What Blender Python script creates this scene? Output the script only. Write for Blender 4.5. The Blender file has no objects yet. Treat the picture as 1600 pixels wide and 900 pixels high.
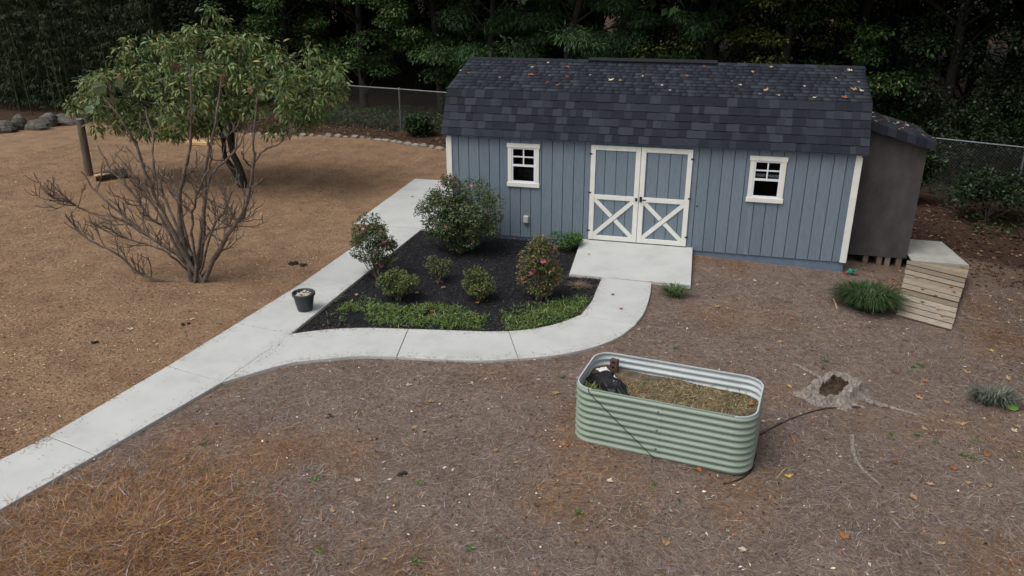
import bpy, bmesh, math, random
import numpy as np
from mathutils import Vector, Matrix
rng = np.random.default_rng(7)
random.seed(7)
SC = bpy.context.scene
COL = SC.collection
rad = math.radians

# ------------------------------------------------------------------ camera
CAMP = np.array([5.016, -14.182, 4.756]); FPX = 1232.1
def cam_axes(yaw=rad(-14.88), pitch=rad(21.75), roll=rad(-.15)):
    cy, sy, cp, sp = math.cos(yaw), math.sin(yaw), math.cos(pitch), math.sin(pitch)
    f = np.array([sy*cp, cy*cp, -sp]); r = np.array([cy, -sy, 0.]); u = np.cross(r, f)
    cr, sr = math.cos(roll), math.sin(roll)
    return cr*r+sr*u, -sr*r+cr*u, f
AR, AU, AF = cam_axes()
cam = bpy.data.cameras.new('camera'); cam.sensor_width = 36; cam.lens = FPX/1600*36
cam.clip_start = .1; cam.clip_end = 2000
camo = bpy.data.objects.new('camera', cam); COL.objects.link(camo); SC.camera = camo
camo.matrix_world = Matrix(((AR[0], AU[0], -AF[0], CAMP[0]), (AR[1], AU[1], -AF[1], CAMP[1]), (AR[2], AU[2], -AF[2], CAMP[2]), (0, 0, 0, 1)))

# ------------------------------------------------------------------ world, sun, exposure
SUN_DIR = Vector((-.30, -.40, .87)).normalized()
W = bpy.data.worlds.new('World'); SC.world = W; W.use_nodes = True
nt = W.node_tree; nt.nodes.clear()
sky = nt.nodes.new('ShaderNodeTexSky'); sky.sky_type = 'NISHITA'; sky.sun_disc = False
sky.sun_elevation = math.asin(SUN_DIR.z); sky.sun_rotation = math.atan2(SUN_DIR.x, SUN_DIR.y)
sky.air_density = 1.0; sky.dust_density = 4.0; sky.ozone_density = 1.0
hs = nt.nodes.new('ShaderNodeHueSaturation'); hs.inputs['Saturation'].default_value = .30
bg = nt.nodes.new('ShaderNodeBackground'); bg.inputs['Strength'].default_value = .15
wo = nt.nodes.new('ShaderNodeOutputWorld')
nt.links.new(sky.outputs[0], hs.inputs['Color']); nt.links.new(hs.outputs[0], bg.inputs['Color']); nt.links.new(bg.outputs[0], wo.inputs['Surface'])
sl = bpy.data.lights.new('sun', 'SUN'); sl.energy = 1.3; sl.angle = rad(35); sl.color = (1, .97, .93)
so = bpy.data.objects.new('sun', sl); COL.objects.link(so)
so.rotation_euler = SUN_DIR.to_track_quat('Z', 'Y').to_euler(); so.location = (0, 0, 30)
vs = SC.view_settings; vs.view_transform = 'Standard'; vs.look = 'None'; vs.exposure = 0.1; vs.gamma = 1.0; vs.use_curve_mapping = False

# ------------------------------------------------------------------ numeric helpers
def vnoise(x, y, s=1., seed=0):
    x = np.asarray(x, float)/s+1000.; y = np.asarray(y, float)/s+1000.
    xi = np.floor(x).astype(np.int64); yi = np.floor(y).astype(np.int64); fx = x-xi; fy = y-yi
    fx = fx*fx*(3-2*fx); fy = fy*fy*(3-2*fy)
    def h(a, b):
        n = (a*374761393+b*668265263+seed*974711) & 0x7fffffff
        n = ((n ^ (n >> 13))*1274126177) & 0x7fffffff
        return ((n ^ (n >> 16)) & 0xffff)/65535.
    return (h(xi, yi)*(1-fx)+h(xi+1, yi)*fx)*(1-fy)+(h(xi, yi+1)*(1-fx)+h(xi+1, yi+1)*fx)*fy
def fbm(x, y, s=1., seed=0): return .55*vnoise(x, y, s, seed)+.3*vnoise(x, y, s/2.1, seed+1)+.15*vnoise(x, y, s/4.3, seed+2)
def smooth(a, b, t):
    t = np.clip((np.asarray(t, float)-a)/(b-a), 0, 1); return t*t*(3-2*t)
def ground_z(x, y):
    x = np.asarray(x, float); y = np.asarray(y, float)
    z = -.075-.037*np.clip(x-4.2, 0, 7)
    z = z+(.038)*(1-smooth(-1.5, -1.2, x))
    return z+(fbm(x, y, 1.6, 5)-.5)*.03*smooth(.2, 1.2, np.abs(x+1.2))
def ray(px, py): return AF*FPX+AR*(px-800)+AU*(450-py)
def at_z(px, py, z):
    d = ray(px, py); return CAMP+d*((z-CAMP[2])/d[2])
def at_y(px, py, y):
    d = ray(px, py); return CAMP+d*((y-CAMP[1])/d[1])
def on_ground(px, py):
    z = -.06
    for _ in range(6):
        p = at_z(px, py, z); z = float(ground_z(p[0], p[1]))
    p[2] = z; return p
def in_poly(x, y, poly):
    x = np.asarray(x, float); y = np.asarray(y, float); ins = np.zeros(x.shape, bool); n = len(poly)
    for i in range(n):
        x0, y0 = poly[i]; x1, y1 = poly[(i+1) % n]
        c = ((y0 > y) != (y1 > y)) & (x < (x1-x0)*(y-y0)/(y1-y0+1e-12)+x0); ins ^= c
    return ins

# ------------------------------------------------------------------ object helpers
ROOT = {}
def link(o, parent=None):
    COL.objects.link(o)
    if parent is not None:
        o.parent = parent
        if parent.name in ROOT: o.matrix_parent_inverse = Matrix.Translation(-ROOT[parent.name])
    return o
def tag(o, label=None, cat=None, group=None, kind=None):
    if label: o['label'] = label
    if cat: o['category'] = cat
    if group: o['group'] = group
    if kind: o['kind'] = kind
    return o
def thing(name, loc, label, cat, group=None):
    o = bpy.data.objects.new(name, None); o.location = loc; o.empty_display_size = .1
    COL.objects.link(o); ROOT[o.name] = Vector(loc); return tag(o, label, cat, group)
def mesh_from(name, V, F, col=None, smooth_=False):
    """V (n,3); F either an (m,k) array or a list of index lists; col (m,3) face colours"""
    me = bpy.data.meshes.new(name); V = np.asarray(V, dtype=np.float32)
    if isinstance(F, np.ndarray):
        m, k = F.shape
        me.vertices.add(len(V)); me.vertices.foreach_set('co', V.ravel())
        me.loops.add(m*k); me.loops.foreach_set('vertex_index', F.astype(np.int32).ravel())
        me.polygons.add(m); me.polygons.foreach_set('loop_start', np.arange(0, m*k, k, dtype=np.int32))
        me.update(calc_edges=True)
    else:
        me.from_pydata([tuple(map(float, v)) for v in V], [], F); me.update(calc_edges=True)
    if col is not None:
        a = me.attributes.new('tint', 'FLOAT_COLOR', 'FACE')
        c = np.ones((len(me.polygons), 4), np.float32); c[:, :3] = col
        a.data.foreach_set('color', c.ravel())
    if smooth_: me.polygons.foreach_set('use_smooth', np.ones(len(me.polygons), bool))
    return me
def mobj(name, V, F, mat, parent=None, col=None, smooth_=False, origin=None):
    V = np.asarray(V, float)
    if origin is not None: V = V-np.asarray(origin, float)
    me = mesh_from(name, V, F, col, smooth_); me.materials.append(mat)
    o = bpy.data.objects.new(name, me); link(o, parent)
    if origin is not None: o.location = origin
    return o
class MB:
    def __init__(s): s.V = []; s.F = []
    def add(s, V, F):
        n = len(s.V); s.V += [tuple(map(float, v)) for v in V]; s.F += [[i+n for i in f] for f in F]; return s
    def box(s, a, b):
        (x0, y0, z0), (x1, y1, z1) = a, b
        return s.add([(x0,y0,z0),(x1,y0,z0),(x1,y1,z0),(x0,y1,z0),(x0,y0,z1),(x1,y0,z1),(x1,y1,z1),(x0,y1,z1)],
                     [[3,2,1,0],[4,5,6,7],[0,1,5,4],[1,2,6,5],[2,3,7,6],[3,0,4,7]])
    def hexa(s, P): return s.add(P, [[3,2,1,0],[4,5,6,7],[0,1,5,4],[1,2,6,5],[2,3,7,6],[3,0,4,7]])
    def beam(s, p, q, w, t, n):
        """board from p to q, width w in the plane, thickness t along n"""
        p = np.array(p, float); q = np.array(q, float); n = np.array(n, float); d = q-p; d /= np.linalg.norm(d); c = np.cross(n, d)
        P = [p-c*w/2, q-c*w/2, q+c*w/2, p+c*w/2]; return s.hexa([*P, *[a+n*t for a in P]])
    def prism(s, poly, z0, z1):
        n = len(poly); lo = [(x, y, z0) for x, y in poly]; hi = [(x, y, z1) for x, y in poly]
        return s.add(lo+hi, [list(range(n))[::-1], [i+n for i in range(n)]]+[[i, (i+1) % n, (i+1) % n+n, i+n] for i in range(n)])
    def lathe(s, prof, c, seg=24):
        V = []; F = []; m = len(prof)
        for r, z in prof:
            for k in range(seg): a = 2*math.pi*k/seg; V.append((c[0]+r*math.cos(a), c[1]+r*math.sin(a), c[2]+z))
        for i in range(m-1):
            for k in range(seg): k2 = (k+1) % seg; F.append([i*seg+k, i*seg+k2, (i+1)*seg+k2, (i+1)*seg+k])
        return s.add(V, F)
    def build(s, name, mat, parent=None, smooth_=False, origin=None, bevel=0):
        o = mobj(name, s.V, s.F, mat, parent, smooth_=smooth_, origin=origin)
        bm = bmesh.new(); bm.from_mesh(o.data); bmesh.ops.recalc_face_normals(bm, faces=bm.faces)
        if bevel: bmesh.ops.bevel(bm, geom=list(bm.edges), offset=bevel, segments=1, affect='EDGES')
        bm.to_mesh(o.data); bm.free(); return o
def tube_arrays(lines, sides=6):
    """lines: list of (pts (n,3), radii (n,)) -> V, F"""
    Vs = []; Fs = []; off = 0; ang = np.arange(sides)*2*math.pi/sides
    for P, Rr in lines:
        P = np.asarray(P, float); Rr = np.asarray(Rr, float); n = len(P)
        T = np.gradient(P, axis=0); T /= np.linalg.norm(T, axis=1)[:, None]+1e-9
        ref = np.array([0., 0, 1]) if abs(T[0][2]) < .9 else np.array([1., 0, 0])
        A = np.cross(T, ref); A /= np.linalg.norm(A, axis=1)[:, None]+1e-9; B = np.cross(T, A)
        ring = P[:, None, :]+Rr[:, None, None]*(np.cos(ang)[None, :, None]*A[:, None, :]+np.sin(ang)[None, :, None]*B[:, None, :])
        Vs.append(ring.reshape(-1, 3)); i, k = np.meshgrid(np.arange(n-1), np.arange(sides), indexing='ij'); k2 = (k+1) % sides
        Fs.append(np.stack([i*sides+k, i*sides+k2, (i+1)*sides+k2, (i+1)*sides+k], -1).reshape(-1, 4)+off); off += n*sides
    return np.concatenate(Vs), np.concatenate(Fs)
def spline(P, n=12):
    P = np.asarray(P, float); P = np.vstack([2*P[0]-P[1], P, 2*P[-1]-P[-2]]); out = []
    m = len(P)-3
    for i in range(m):
        p0, p1, p2, p3 = P[i:i+4]; tt = np.linspace(0, 1, max(2, n//m+1), endpoint=(i == m-1))
        for t in tt: out.append(.5*((2*p1)+(-p0+p2)*t+(2*p0-5*p1+4*p2-p3)*t*t+(-p0+3*p1-3*p2+p3)*t**3))
    return np.array(out)
def unit(v): return v/(np.linalg.norm(v, axis=-1, keepdims=True)+1e-9)
def leaf_arrays(P, D, Nn, L, Wd, bend=.15, six=False):
    """leaves at P along D with normals Nn"""
    n = len(P); D = unit(D); S = unit(np.cross(D, Nn)); U = np.cross(S, D); L = np.broadcast_to(L, (n,))[:, None]; Wd = np.broadcast_to(Wd, (n,))[:, None]
    if not six:
        V = np.stack([P, P+D*L*.45+S*Wd*.5+U*L*bend*.5, P+D*L-U*L*bend*.4, P+D*L*.45-S*Wd*.5+U*L*bend*.5], 1).reshape(-1, 3)
        return V, (np.arange(n)[:, None]*4+np.array([[0, 1, 2, 3]]))
    V = np.stack([P, P+D*L*.3+S*Wd*.5+U*L*bend*.3, P+D*L*.68+S*Wd*.38+U*L*bend*.1, P+D*L*.97-U*L*bend, P+D*L*.68-S*Wd*.38+U*L*bend*.1, P+D*L*.3-S*Wd*.5+U*L*bend*.3], 1).reshape(-1, 3)
    a = np.arange(n)[:, None]*6
    return V, np.concatenate([a+np.array([[0, 1, 4, 5]])*1, a+np.array([[1, 2, 3, 4]])], 0)
def rand_dirs(n):
    v = rng.normal(size=(n, 3)); return unit(v)
def tints(n, cols, wts, jit=.25):
    cols = np.array(cols, float); k = rng.choice(len(cols), n, p=np.array(wts)/np.sum(wts))
    return np.clip(cols[k]*(1+jit*rng.normal(size=(n, 1)))*(1+.08*rng.normal(size=(n, 3))), .004, .9)
def blob_leaves(blobs, per, shell=.55, droop=.3):
    """leaf points over the outer part of many small clumps"""
    Ps = []; Ds = []
    for (c, r) in blobs:
        d = rand_dirs(per); rr = shell+(1-shell)*rng.random((per, 1))
        Ps.append(np.asarray(c)+d*rr*np.asarray(r)); Ds.append(d*np.array([1, 1, .5])+rand_dirs(per)*.7+np.array([0, 0, -droop]))
    return np.concatenate(Ps), np.concatenate(Ds)
def ups(n, k=.6): return unit(rand_dirs(n)*k+np.array([0, 0, 1.]))

# ------------------------------------------------------------------ materials
def newmat(name):
    m = bpy.data.materials.new(name); m.use_nodes = True; t = m.node_tree; b = t.nodes['Principled BSDF']; return m, t, b
def N(t, kind, **kw):
    n = t.nodes.new(kind)
    for k, v in kw.items():
        if k in n.inputs: n.inputs[k].default_value = v
        else: setattr(n, k, v)
    return n
def noise_mat(name, c1, c2, scale=8, rough=.8, bump=.3, bscale=None, detail=6, c3=None, spec=.3, stretch=None, dist=.02):
    m, t, b = newmat(name); tc = N(t, 'ShaderNodeTexCoord'); mp = N(t, 'ShaderNodeMapping')
    if stretch: mp.inputs['Scale'].default_value = stretch
    t.links.new(tc.outputs['Object'], mp.inputs[0])
    n = N(t, 'ShaderNodeTexNoise', Scale=scale, Detail=detail, Roughness=.6); t.links.new(mp.outputs[0], n.inputs['Vector'])
    r = N(t, 'ShaderNodeValToRGB'); r.color_ramp.elements[0].color = (*c1, 1); r.color_ramp.elements[1].color = (*c2, 1)
    r.color_ramp.elements[0].position = .32; r.color_ramp.elements[1].position = .68
    if c3: e = r.color_ramp.elements.new(.5); e.color = (*c3, 1)
    t.links.new(n.outputs['Fac'], r.inputs[0]); t.links.new(r.outputs[0], b.inputs['Base Color'])
    b.inputs['Roughness'].default_value = rough; b.inputs['Specular IOR Level'].default_value = spec
    if bump:
        n2 = N(t, 'ShaderNodeTexNoise', Scale=bscale or scale*5, Detail=4); t.links.new(mp.outputs[0], n2.inputs['Vector'])
        bp = N(t, 'ShaderNodeBump', Strength=bump, Distance=dist); t.links.new(n2.outputs['Fac'], bp.inputs['Height']); t.links.new(bp.outputs[0], b.inputs['Normal'])
    return m
def tint_mat(name, rough=.6, spec=.3, trans=0., gain=1.):
    m, t, b = newmat(name); a = N(t, 'ShaderNodeAttribute', attribute_name='tint')
    b.inputs['Roughness'].default_value = rough; b.inputs['Specular IOR Level'].default_value = spec
    t.links.new(a.outputs['Color'], b.inputs['Base Color'])
    if trans:
        tr = N(t, 'ShaderNodeBsdfTranslucent'); mx = N(t, 'ShaderNodeMixShader'); mx.inputs[0].default_value = trans
        t.links.new(a.outputs['Color'], tr.inputs['Color']); t.links.new(b.outputs[0], mx.inputs[1]); t.links.new(tr.outputs[0], mx.inputs[2])
        t.links.new(mx.outputs[0], t.nodes['Material Output'].inputs['Surface'])
    return m
def random_mat(name, cols, rough=.8, grain=60, bump=.3, spec=.25, stretch=(1, 1, 1), amp=.35):
    """colour picked per object, with grain"""
    m, t, b = newmat(name); oi = N(t, 'ShaderNodeObjectInfo'); r = N(t, 'ShaderNodeValToRGB'); r.color_ramp.interpolation = 'CONSTANT' if 'shingle' in name else 'LINEAR'
    el = r.color_ramp.elements
    while len(el) < len(cols): el.new(.5)
    for i, c in enumerate(cols): el[i].position = i/(len(cols)-1); el[i].color = (*c, 1)
    t.links.new(oi.outputs['Random'], r.inputs[0])
    tc = N(t, 'ShaderNodeTexCoord'); mp = N(t, 'ShaderNodeMapping'); mp.inputs['Scale'].default_value = stretch; t.links.new(tc.outputs['Object'], mp.inputs[0])
    n = N(t, 'ShaderNodeTexNoise', Scale=grain, Detail=4); t.links.new(mp.outputs[0], n.inputs['Vector'])
    mr = N(t, 'ShaderNodeMapRange'); mr.inputs[1].default_value = .25; mr.inputs[2].default_value = .75; mr.inputs[3].default_value = 1-amp; mr.inputs[4].default_value = 1+amp
    t.links.new(n.outputs['Fac'], mr.inputs[0])
    mu = N(t, 'ShaderNodeMix', data_type='RGBA', blend_type='MULTIPLY'); mu.inputs[0].default_value = 1
    t.links.new(r.outputs[0], mu.inputs[6]); t.links.new(mr.outputs[0], mu.inputs[7]); t.links.new(mu.outputs[2], b.inputs['Base Color'])
    bp = N(t, 'ShaderNodeBump', Strength=bump, Distance=.01); t.links.new(n.outputs['Fac'], bp.inputs['Height']); t.links.new(bp.outputs[0], b.inputs['Normal'])
    b.inputs['Roughness'].default_value = rough; b.inputs['Specular IOR Level'].default_value = spec
    return m
M = {}
M['concrete'] = noise_mat('concrete', (.415, .42, .405), (.49, .495, .48), 1.9, .9, .35, 160, detail=12, c3=(.46, .465, .45), dist=.006)
M['trim'] = noise_mat('white_paint', (.66, .66, .60), (.74, .74, .69), 6, .55, .1, 60)
M['vinyl'] = noise_mat('white_vinyl', (.72, .74, .76), (.76, .78, .80), 6, .4, 0)
M['siding'] = random_mat('blue_siding', [(.138, .178, .218), (.162, .204, .243), (.150, .191, .231)], .65, 7, .25, .3, (16, 16, 1.0), .17)
M['siding_back'] = noise_mat('blue_siding_groove', (.138, .178, .218), (.160, .20, .24), 10, .8, 0)
M['skid'] = noise_mat('blue_painted_beam', (.10, .14, .20), (.14, .18, .24), 5, .7, .2)
M['shingle'] = random_mat('asphalt_shingle', [(.015, .0175, .024), (.022, .0255, .035), (.018, .021, .029), (.033, .038, .049), (.016, .0188, .026), (.026, .030, .040), (.042, .048, .060)], .92, 90, .5, .2, (1, 1, 1), .3)
M['shingle_t'] = tint_mat('asphalt_shingle_field', .92, .2)
M['dark'] = noise_mat('black_metal', (.012, .013, .015), (.02, .02, .023), 10, .5, 0)
M['inside'] = noise_mat('painted_interior_shade', (.006, .006, .006), (.010, .009, .008), 3, .9, 0)  # near-black tone puts the shade inside the shed into the colour
M['plywood'] = noise_mat('stained_plywood', (.046, .042, .043), (.080, .071, .067), 2.2, .8, .2, 30, c3=(.060, .054, .054), stretch=(2, 2, 1.1))
M['wood'] = random_mat('weathered_board', [(.20, .162, .118), (.30, .255, .195), (.235, .19, .14), (.34, .295, .235), (.26, .215, .16)], .85, 9, .4, .2, (.8, 8, 8), .38)
M['sheet'] = noise_mat('grey_plywood_sheet', (.30, .30, .27), (.42, .41, .37), 3, .85, .2)
M['bark'] = noise_mat('bark', (.035, .028, .022), (.10, .082, .066), 14, .95, .8, 40, stretch=(3, 3, .7))
M['darkbark'] = noise_mat('dark_bark', (.016, .014, .012), (.045, .038, .03), 10, .95, .8, 30, stretch=(3, 3, .6))
M['twig'] = noise_mat('grey_twig_bark', (.055, .041, .032), (.19, .15, .12), 7, .9, .5, 50)
M['post'] = noise_mat('weathered_post', (.07, .055, .042), (.17, .135, .105), 6, .9, .5, 30, stretch=(6, 6, .6))
M['cutwood'] = noise_mat('pale_cut_wood', (.42, .25, .12), (.58, .40, .22), 9, .8, .3)
M['stone'] = noise_mat('field_stone', (.05, .046, .04), (.16, .15, .13), 5, .9, .7, 22)
M['palestone'] = noise_mat('pale_edging_stone', (.14, .125, .105), (.36, .33, .285), 6, .9, .6, 24)
M['pebble'] = noise_mat('pale_pebbles', (.28, .25, .2), (.62, .58, .5), 30, .8, .2)
M['pot'] = noise_mat('charcoal_plastic', (.035, .037, .04), (.06, .062, .066), 10, .45, .1)
M['steel'] = noise_mat('galvanised_steel', (.13, .14, .15), (.21, .22, .23), 20, .5, .1)
M['steel'].node_tree.nodes['Principled BSDF'].inputs['Metallic'].default_value = .6
M['wire'] = noise_mat('fence_wire', (.10, .105, .105), (.16, .165, .165), 20, .5, 0)
M['green_steel'] = noise_mat('sage_green_steel', (.20, .262, .205), (.25, .312, .252), 2.2, .42, .03, spec=.5)
M['white_steel'] = noise_mat('pale_inner_steel', (.42, .46, .47), (.52, .56, .57), 2.5, .4, .03, spec=.5)
M['soil'] = noise_mat('bed_soil', (.05, .038, .026), (.17, .135, .09), 9, .95, .8, 40)
M['bag'] = noise_mat('black_plastic', (.006, .006, .007), (.016, .016, .018), 6, .35, .2)
M['white'] = noise_mat('white_plastic', (.55, .54, .52), (.68, .67, .65), 8, .5, .1)
M['brick'] = noise_mat('red_brown_brick', (.07, .045, .036), (.125, .075, .058), 20, .9, .4)
M['block'] = random_mat('support_brick', [(.16, .10, .07), (.2, .17, .14), (.14, .1, .085), (.18, .13, .09)], .9, 20, .4)
M['stump'] = noise_mat('weathered_stump', (.12, .098, .082), (.42, .365, .325), 7, .95, .9, 34, stretch=(5, 5, .8))
M['rot'] = noise_mat('rotten_heartwood', (.02, .014, .01), (.10, .065, .04), 16, .95, .8)
M['clod'] = noise_mat('dark_earth', (.018, .013, .01), (.06, .042, .03), 25, .95, .8)
M['rubber'] = noise_mat('black_rubber', (.010, .010, .010), (.02, .02, .02), 10, .5, 0)
M['green_plastic'] = noise_mat('green_plastic', (.01, .12, .07), (.02, .2, .12), 8, .5, .1)
M['red_plastic'] = noise_mat('red_plastic', (.18, .012, .02), (.25, .02, .03), 8, .5, .1)
M['lace'] = noise_mat('white_lace', (.3, .3, .3), (.6, .6, .6), 40, .9, 0)
M['leaf'] = tint_mat('foliage', .5, .35, .22)
M['matte_leaf'] = tint_mat('dry_leaf', .8, .2, .1)
M['litter'] = tint_mat('ground_litter', .9, .15)
M['petal'] = noise_mat('pink_petal', (.34, .08, .15), (.50, .17, .25), 40, .6, 0)
# window glass: real see-through pane with reflections
m, t, b = newmat('window_glass'); g = N(t, 'ShaderNodeBsdfGlossy', Roughness=.03); tr = N(t, 'ShaderNodeBsdfTransparent'); tr.inputs[0].default_value = (.75, .78, .78, 1)
fr = N(t, 'ShaderNodeFresnel', IOR=1.2); mx = N(t, 'ShaderNodeMixShader'); t.links.new(fr.outputs[0], mx.inputs[0]); t.links.new(tr.outputs[0], mx.inputs[1]); t.links.new(g.outputs[0], mx.inputs[2])
t.links.new(mx.outputs[0], t.nodes['Material Output'].inputs['Surface']); M['glass'] = m

def ground_material():
    m, t, b = newmat('yard_ground'); tc = N(t, 'ShaderNodeTexCoord'); L = t.links.new
    def ramp(fac, cs):
        r = N(t, 'ShaderNodeValToRGB'); el = r.color_ramp.elements
        while len(el) < len(cs): el.new(.5)
        for i, (p, c) in enumerate(cs): el[i].position = p; el[i].color = (*c, 1)
        L(fac, r.inputs[0]); return r.outputs[0]
    def noise(s, d=5, rough=.6):
        n = N(t, 'ShaderNodeTexNoise', Scale=s, Detail=d, Roughness=rough); L(tc.outputs['Object'], n.inputs['Vector']); return n.outputs['Fac']
    def mix(f, a, c, mode='MIX'):
        x = N(t, 'ShaderNodeMix', data_type='RGBA', blend_type=mode); L(f, x.inputs[0]) if not isinstance(f, float) else setattr(x.inputs[0], 'default_value', f); L(a, x.inputs[6]); L(c, x.inputs[7]); return x.outputs[2]
    fine = noise(26, 10, .85); mid = noise(5.5, 6); big = noise(.8, 4); vfine = noise(110, 4, .8)
    straw = mix(mid, ramp(fine, [(.28, (.055, .038, .030)), (.5, (.185, .138, .114)), (.74, (.40, .335, .295))]), ramp(fine, [(.28, (.06, .038, .026)), (.5, (.205, .14, .10)), (.76, (.38, .285, .21))]))
    chip = mix(big, ramp(fine, [(.28, (.09, .055, .034)), (.5, (.27, .172, .104)), (.76, (.48, .345, .23))]), ramp(fine, [(.28, (.08, .048, .03)), (.5, (.235, .148, .09)), (.76, (.42, .295, .195))]))
    wood = ramp(fine, [(.25, (.018, .011, .008)), (.5, (.055, .033, .022)), (.8, (.13, .078, .05))])
    mul = ramp(fine, [(.25, (.008, .008, .009)), (.55, (.022, .022, .025)), (.85, (.05, .048, .05))])
    z = N(t, 'ShaderNodeAttribute', attribute_name='zone'); sp = N(t, 'ShaderNodeSeparateColor'); L(z.outputs['Color'], sp.inputs[0])
    c = mix(sp.outputs[0], straw, chip); c = mix(sp.outputs[1], c, wood); c = mix(sp.outputs[2], c, mul)
    pn = noise(1.7, 5, .65); pm = N(t, 'ShaderNodeMapRange'); pm.inputs[1].default_value = .3; pm.inputs[2].default_value = .7; pm.inputs[3].default_value = .72; pm.inputs[4].default_value = 1.22; L(pn, pm.inputs[0]); c = mix(1.0, c, pm.outputs[0], 'MULTIPLY')
    L(c, b.inputs['Base Color']); b.inputs['Roughness'].default_value = .95; b.inputs['Specular IOR Level'].default_value = .15
    bp = N(t, 'ShaderNodeBump', Strength=.9, Distance=.02); L(fine, bp.inputs['Height'])
    bp2 = N(t, 'ShaderNodeBump', Strength=.6, Distance=.008); L(vfine, bp2.inputs['Height']); L(bp.outputs[0], bp2.inputs['Normal']); L(bp2.outputs[0], b.inputs['Normal'])
    return m
M['ground'] = ground_material()

# ------------------------------------------------------------------ ground
ZS = -.03                                   # top of the concrete
gp = lambda px, py: at_z(px, py, ZS)[:2]
STONE_EDGE = [(-40, 11.5), (-17.9, 6.0), (-17, 7.7), (-16.2, 8.9), (-12, 8.6), (-9.18, 8.2), (-7.7, 8.45), (-6, 8.5), (-4.5, 8.1), (-2.73, 7.4), (-.1, 5.6), (3, 4.4)]
inner = np.array([gp(*q) for q in [(453,521.5),(477.5,518),(515,514),(553,512),(590,512),(638,513.6),(703,515.5),(759,517.4),(795,517),(834,513),(872,504.6),(907.5,491.5),(922.5,472.7),(932,452),(940.5,433)]])
outer = np.array([gp(*q) for q in [(347,597),(440,570),(477.5,563.6),(515,560),(562,556),(620,557),(680,561),(752,563),(810,560),(853,556.5),(890.6,551),(928,542),(966,527),(992,508),(1007,488),(1016,461.5),(1018,441)]])
MULCH = [tuple(p) for p in inner]+[(2.8, -1.65), (2.72, .05), (0, .05), (-.05, .2), (-.8, .2), (-.85, -3.2), (-.85, -4.9)]
def edge_y(x): return np.interp(x, [-40, -18, -16.4, -12, -9.2, -7.7, -6, -4.5, -2.7, 0, 3, 8, 9, 14, 60], [4, 6, 8.7, 8.6, 8.2, 8.45, 8.5, 8.1, 7.4, 5.6, 4.4, 3.6, 1.6, -.2, -.6])
def build_ground():
    xs = np.concatenate([[-420, -200, -100, -60, -45, -35, -30], np.arange(-26, 15.01, .16), [17, 20, 26, 40, 80, 200, 420]])
    ys = np.concatenate([[-400, -150, -60, -30, -18], np.arange(-13, 13.01, .16), [15, 18, 24, 34, 60, 120, 250, 500]])
    X, Y = np.meshgrid(xs, ys, indexing='ij'); Z = ground_z(X, Y)
    nx, ny = X.shape; i, j = np.meshgrid(np.arange(nx-1), np.arange(ny-1), indexing='ij')
    F = np.stack([i*ny+j, (i+1)*ny+j, (i+1)*ny+j+1, i*ny+j+1], -1).reshape(-1, 4)
    o = mobj('ground', np.stack([X, Y, Z], -1).reshape(-1, 3), F, M['ground'], smooth_=True)
    wob = (fbm(X, Y, 1.2, 9)-.5)
    chip = 1-smooth(-1.7, -1.2, X+wob*.3)
    wood = smooth(-.15, .5, Y-edge_y(X)+wob*1.1*(X > 7)+wob*.2); mul = in_poly(X, Y, MULCH).astype(float)
    litter = .45*smooth(7.5, 9.5, X+wob*1.5)*smooth(-6, -1, Y+wob*2)
    wood = np.maximum(wood, litter)
    z = np.stack([chip, wood, mul, np.ones_like(X)], -1).reshape(-1, 4).astype(np.float32)
    a = o.data.attributes.new('zone', 'FLOAT_COLOR', 'POINT'); a.data.foreach_set('color', z.ravel())
    tag(o, 'brown yard ground of pine straw, wood chips and dark leaf litter', 'ground', kind='structure')
build_ground()

# ------------------------------------------------------------------ concrete
def slab(name, poly, top, parent, thick=.13):
    """poly in plan (x, y); top: height or function"""
    bm = bmesh.new(); tz = top if callable(top) else (lambda x, y: top)
    vs_ = [bm.verts.new((x, y, tz(x, y))) for x, y in poly]; f = bm.faces.new(vs_)
    if f.normal.z < 0: f.normal_flip()
    bm.normal_update()
    if f.normal.z < 0: bmesh.ops.reverse_faces(bm, faces=[f])
    ex = bmesh.ops.extrude_face_region(bm, geom=[f]); low = [v for v in ex['geom'] if isinstance(v, bmesh.types.BMVert)]
    for v in low: v.co.z -= thick
    bmesh.ops.recalc_face_normals(bm, faces=bm.faces)
    tops = [e for e in bm.edges if all(v not in low for v in e.verts)]
    bmesh.ops.bevel(bm, geom=tops, offset=.009, segments=2, affect='EDGES', profile=.6)
    me = bpy.data.meshes.new(name); bm.to_mesh(me); bm.free(); me.materials.append(M['concrete'])
    return link(bpy.data.objects.new(name, me), parent)
def shrink(poly, g=.005):
    P = np.array(poly, float); c = P.mean(0); d = P-c; return [tuple(p) for p in P-unit(d)*g]
path = thing('path', (-1.2, -4, ZS), 'pale concrete path of slabs running past the shed with a curved branch', 'path'); path['kind'] = 'structure'
Lp = [(-3.3, -12.2)]+[tuple(gp(*q)) for q in [(0, 718), (75, 681), (262, 571.5), (370, 505), (470, 443)]]+[(-1.49, .07)]
Rp = [(-2.1, -12.4)]+[tuple(gp(*q)) for q in [(0, 796), (150, 711), (347, 597), (455, 521), (540, 452)]]+[(-.65, .07)]
for a, b_ in ((0, 2), (2, 3), (3, 4), (4, 5), (5, 6)):
    slab('slab', shrink(Lp[a:b_+1]+Rp[a:b_+1][::-1]), ZS, path)
for (i0, i1, o0, o1) in ((0, 5, 0, 5), (5, 8, 5, 8), (8, 11, 8, 13), (11, 14, 13, 16)):
    I = spline(inner[i0:i1+1], 14); O = spline(outer[o0:o1+1], 16)
    slab('slab', shrink([tuple(p) for p in I]+[tuple(p) for p in O[::-1]]), ZS, path)
slab('slab', shrink([(-2.16, .085), (-2.25, 2.02), (-.04, 2.02), (-.04, .085)]), ZS, path)
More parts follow.
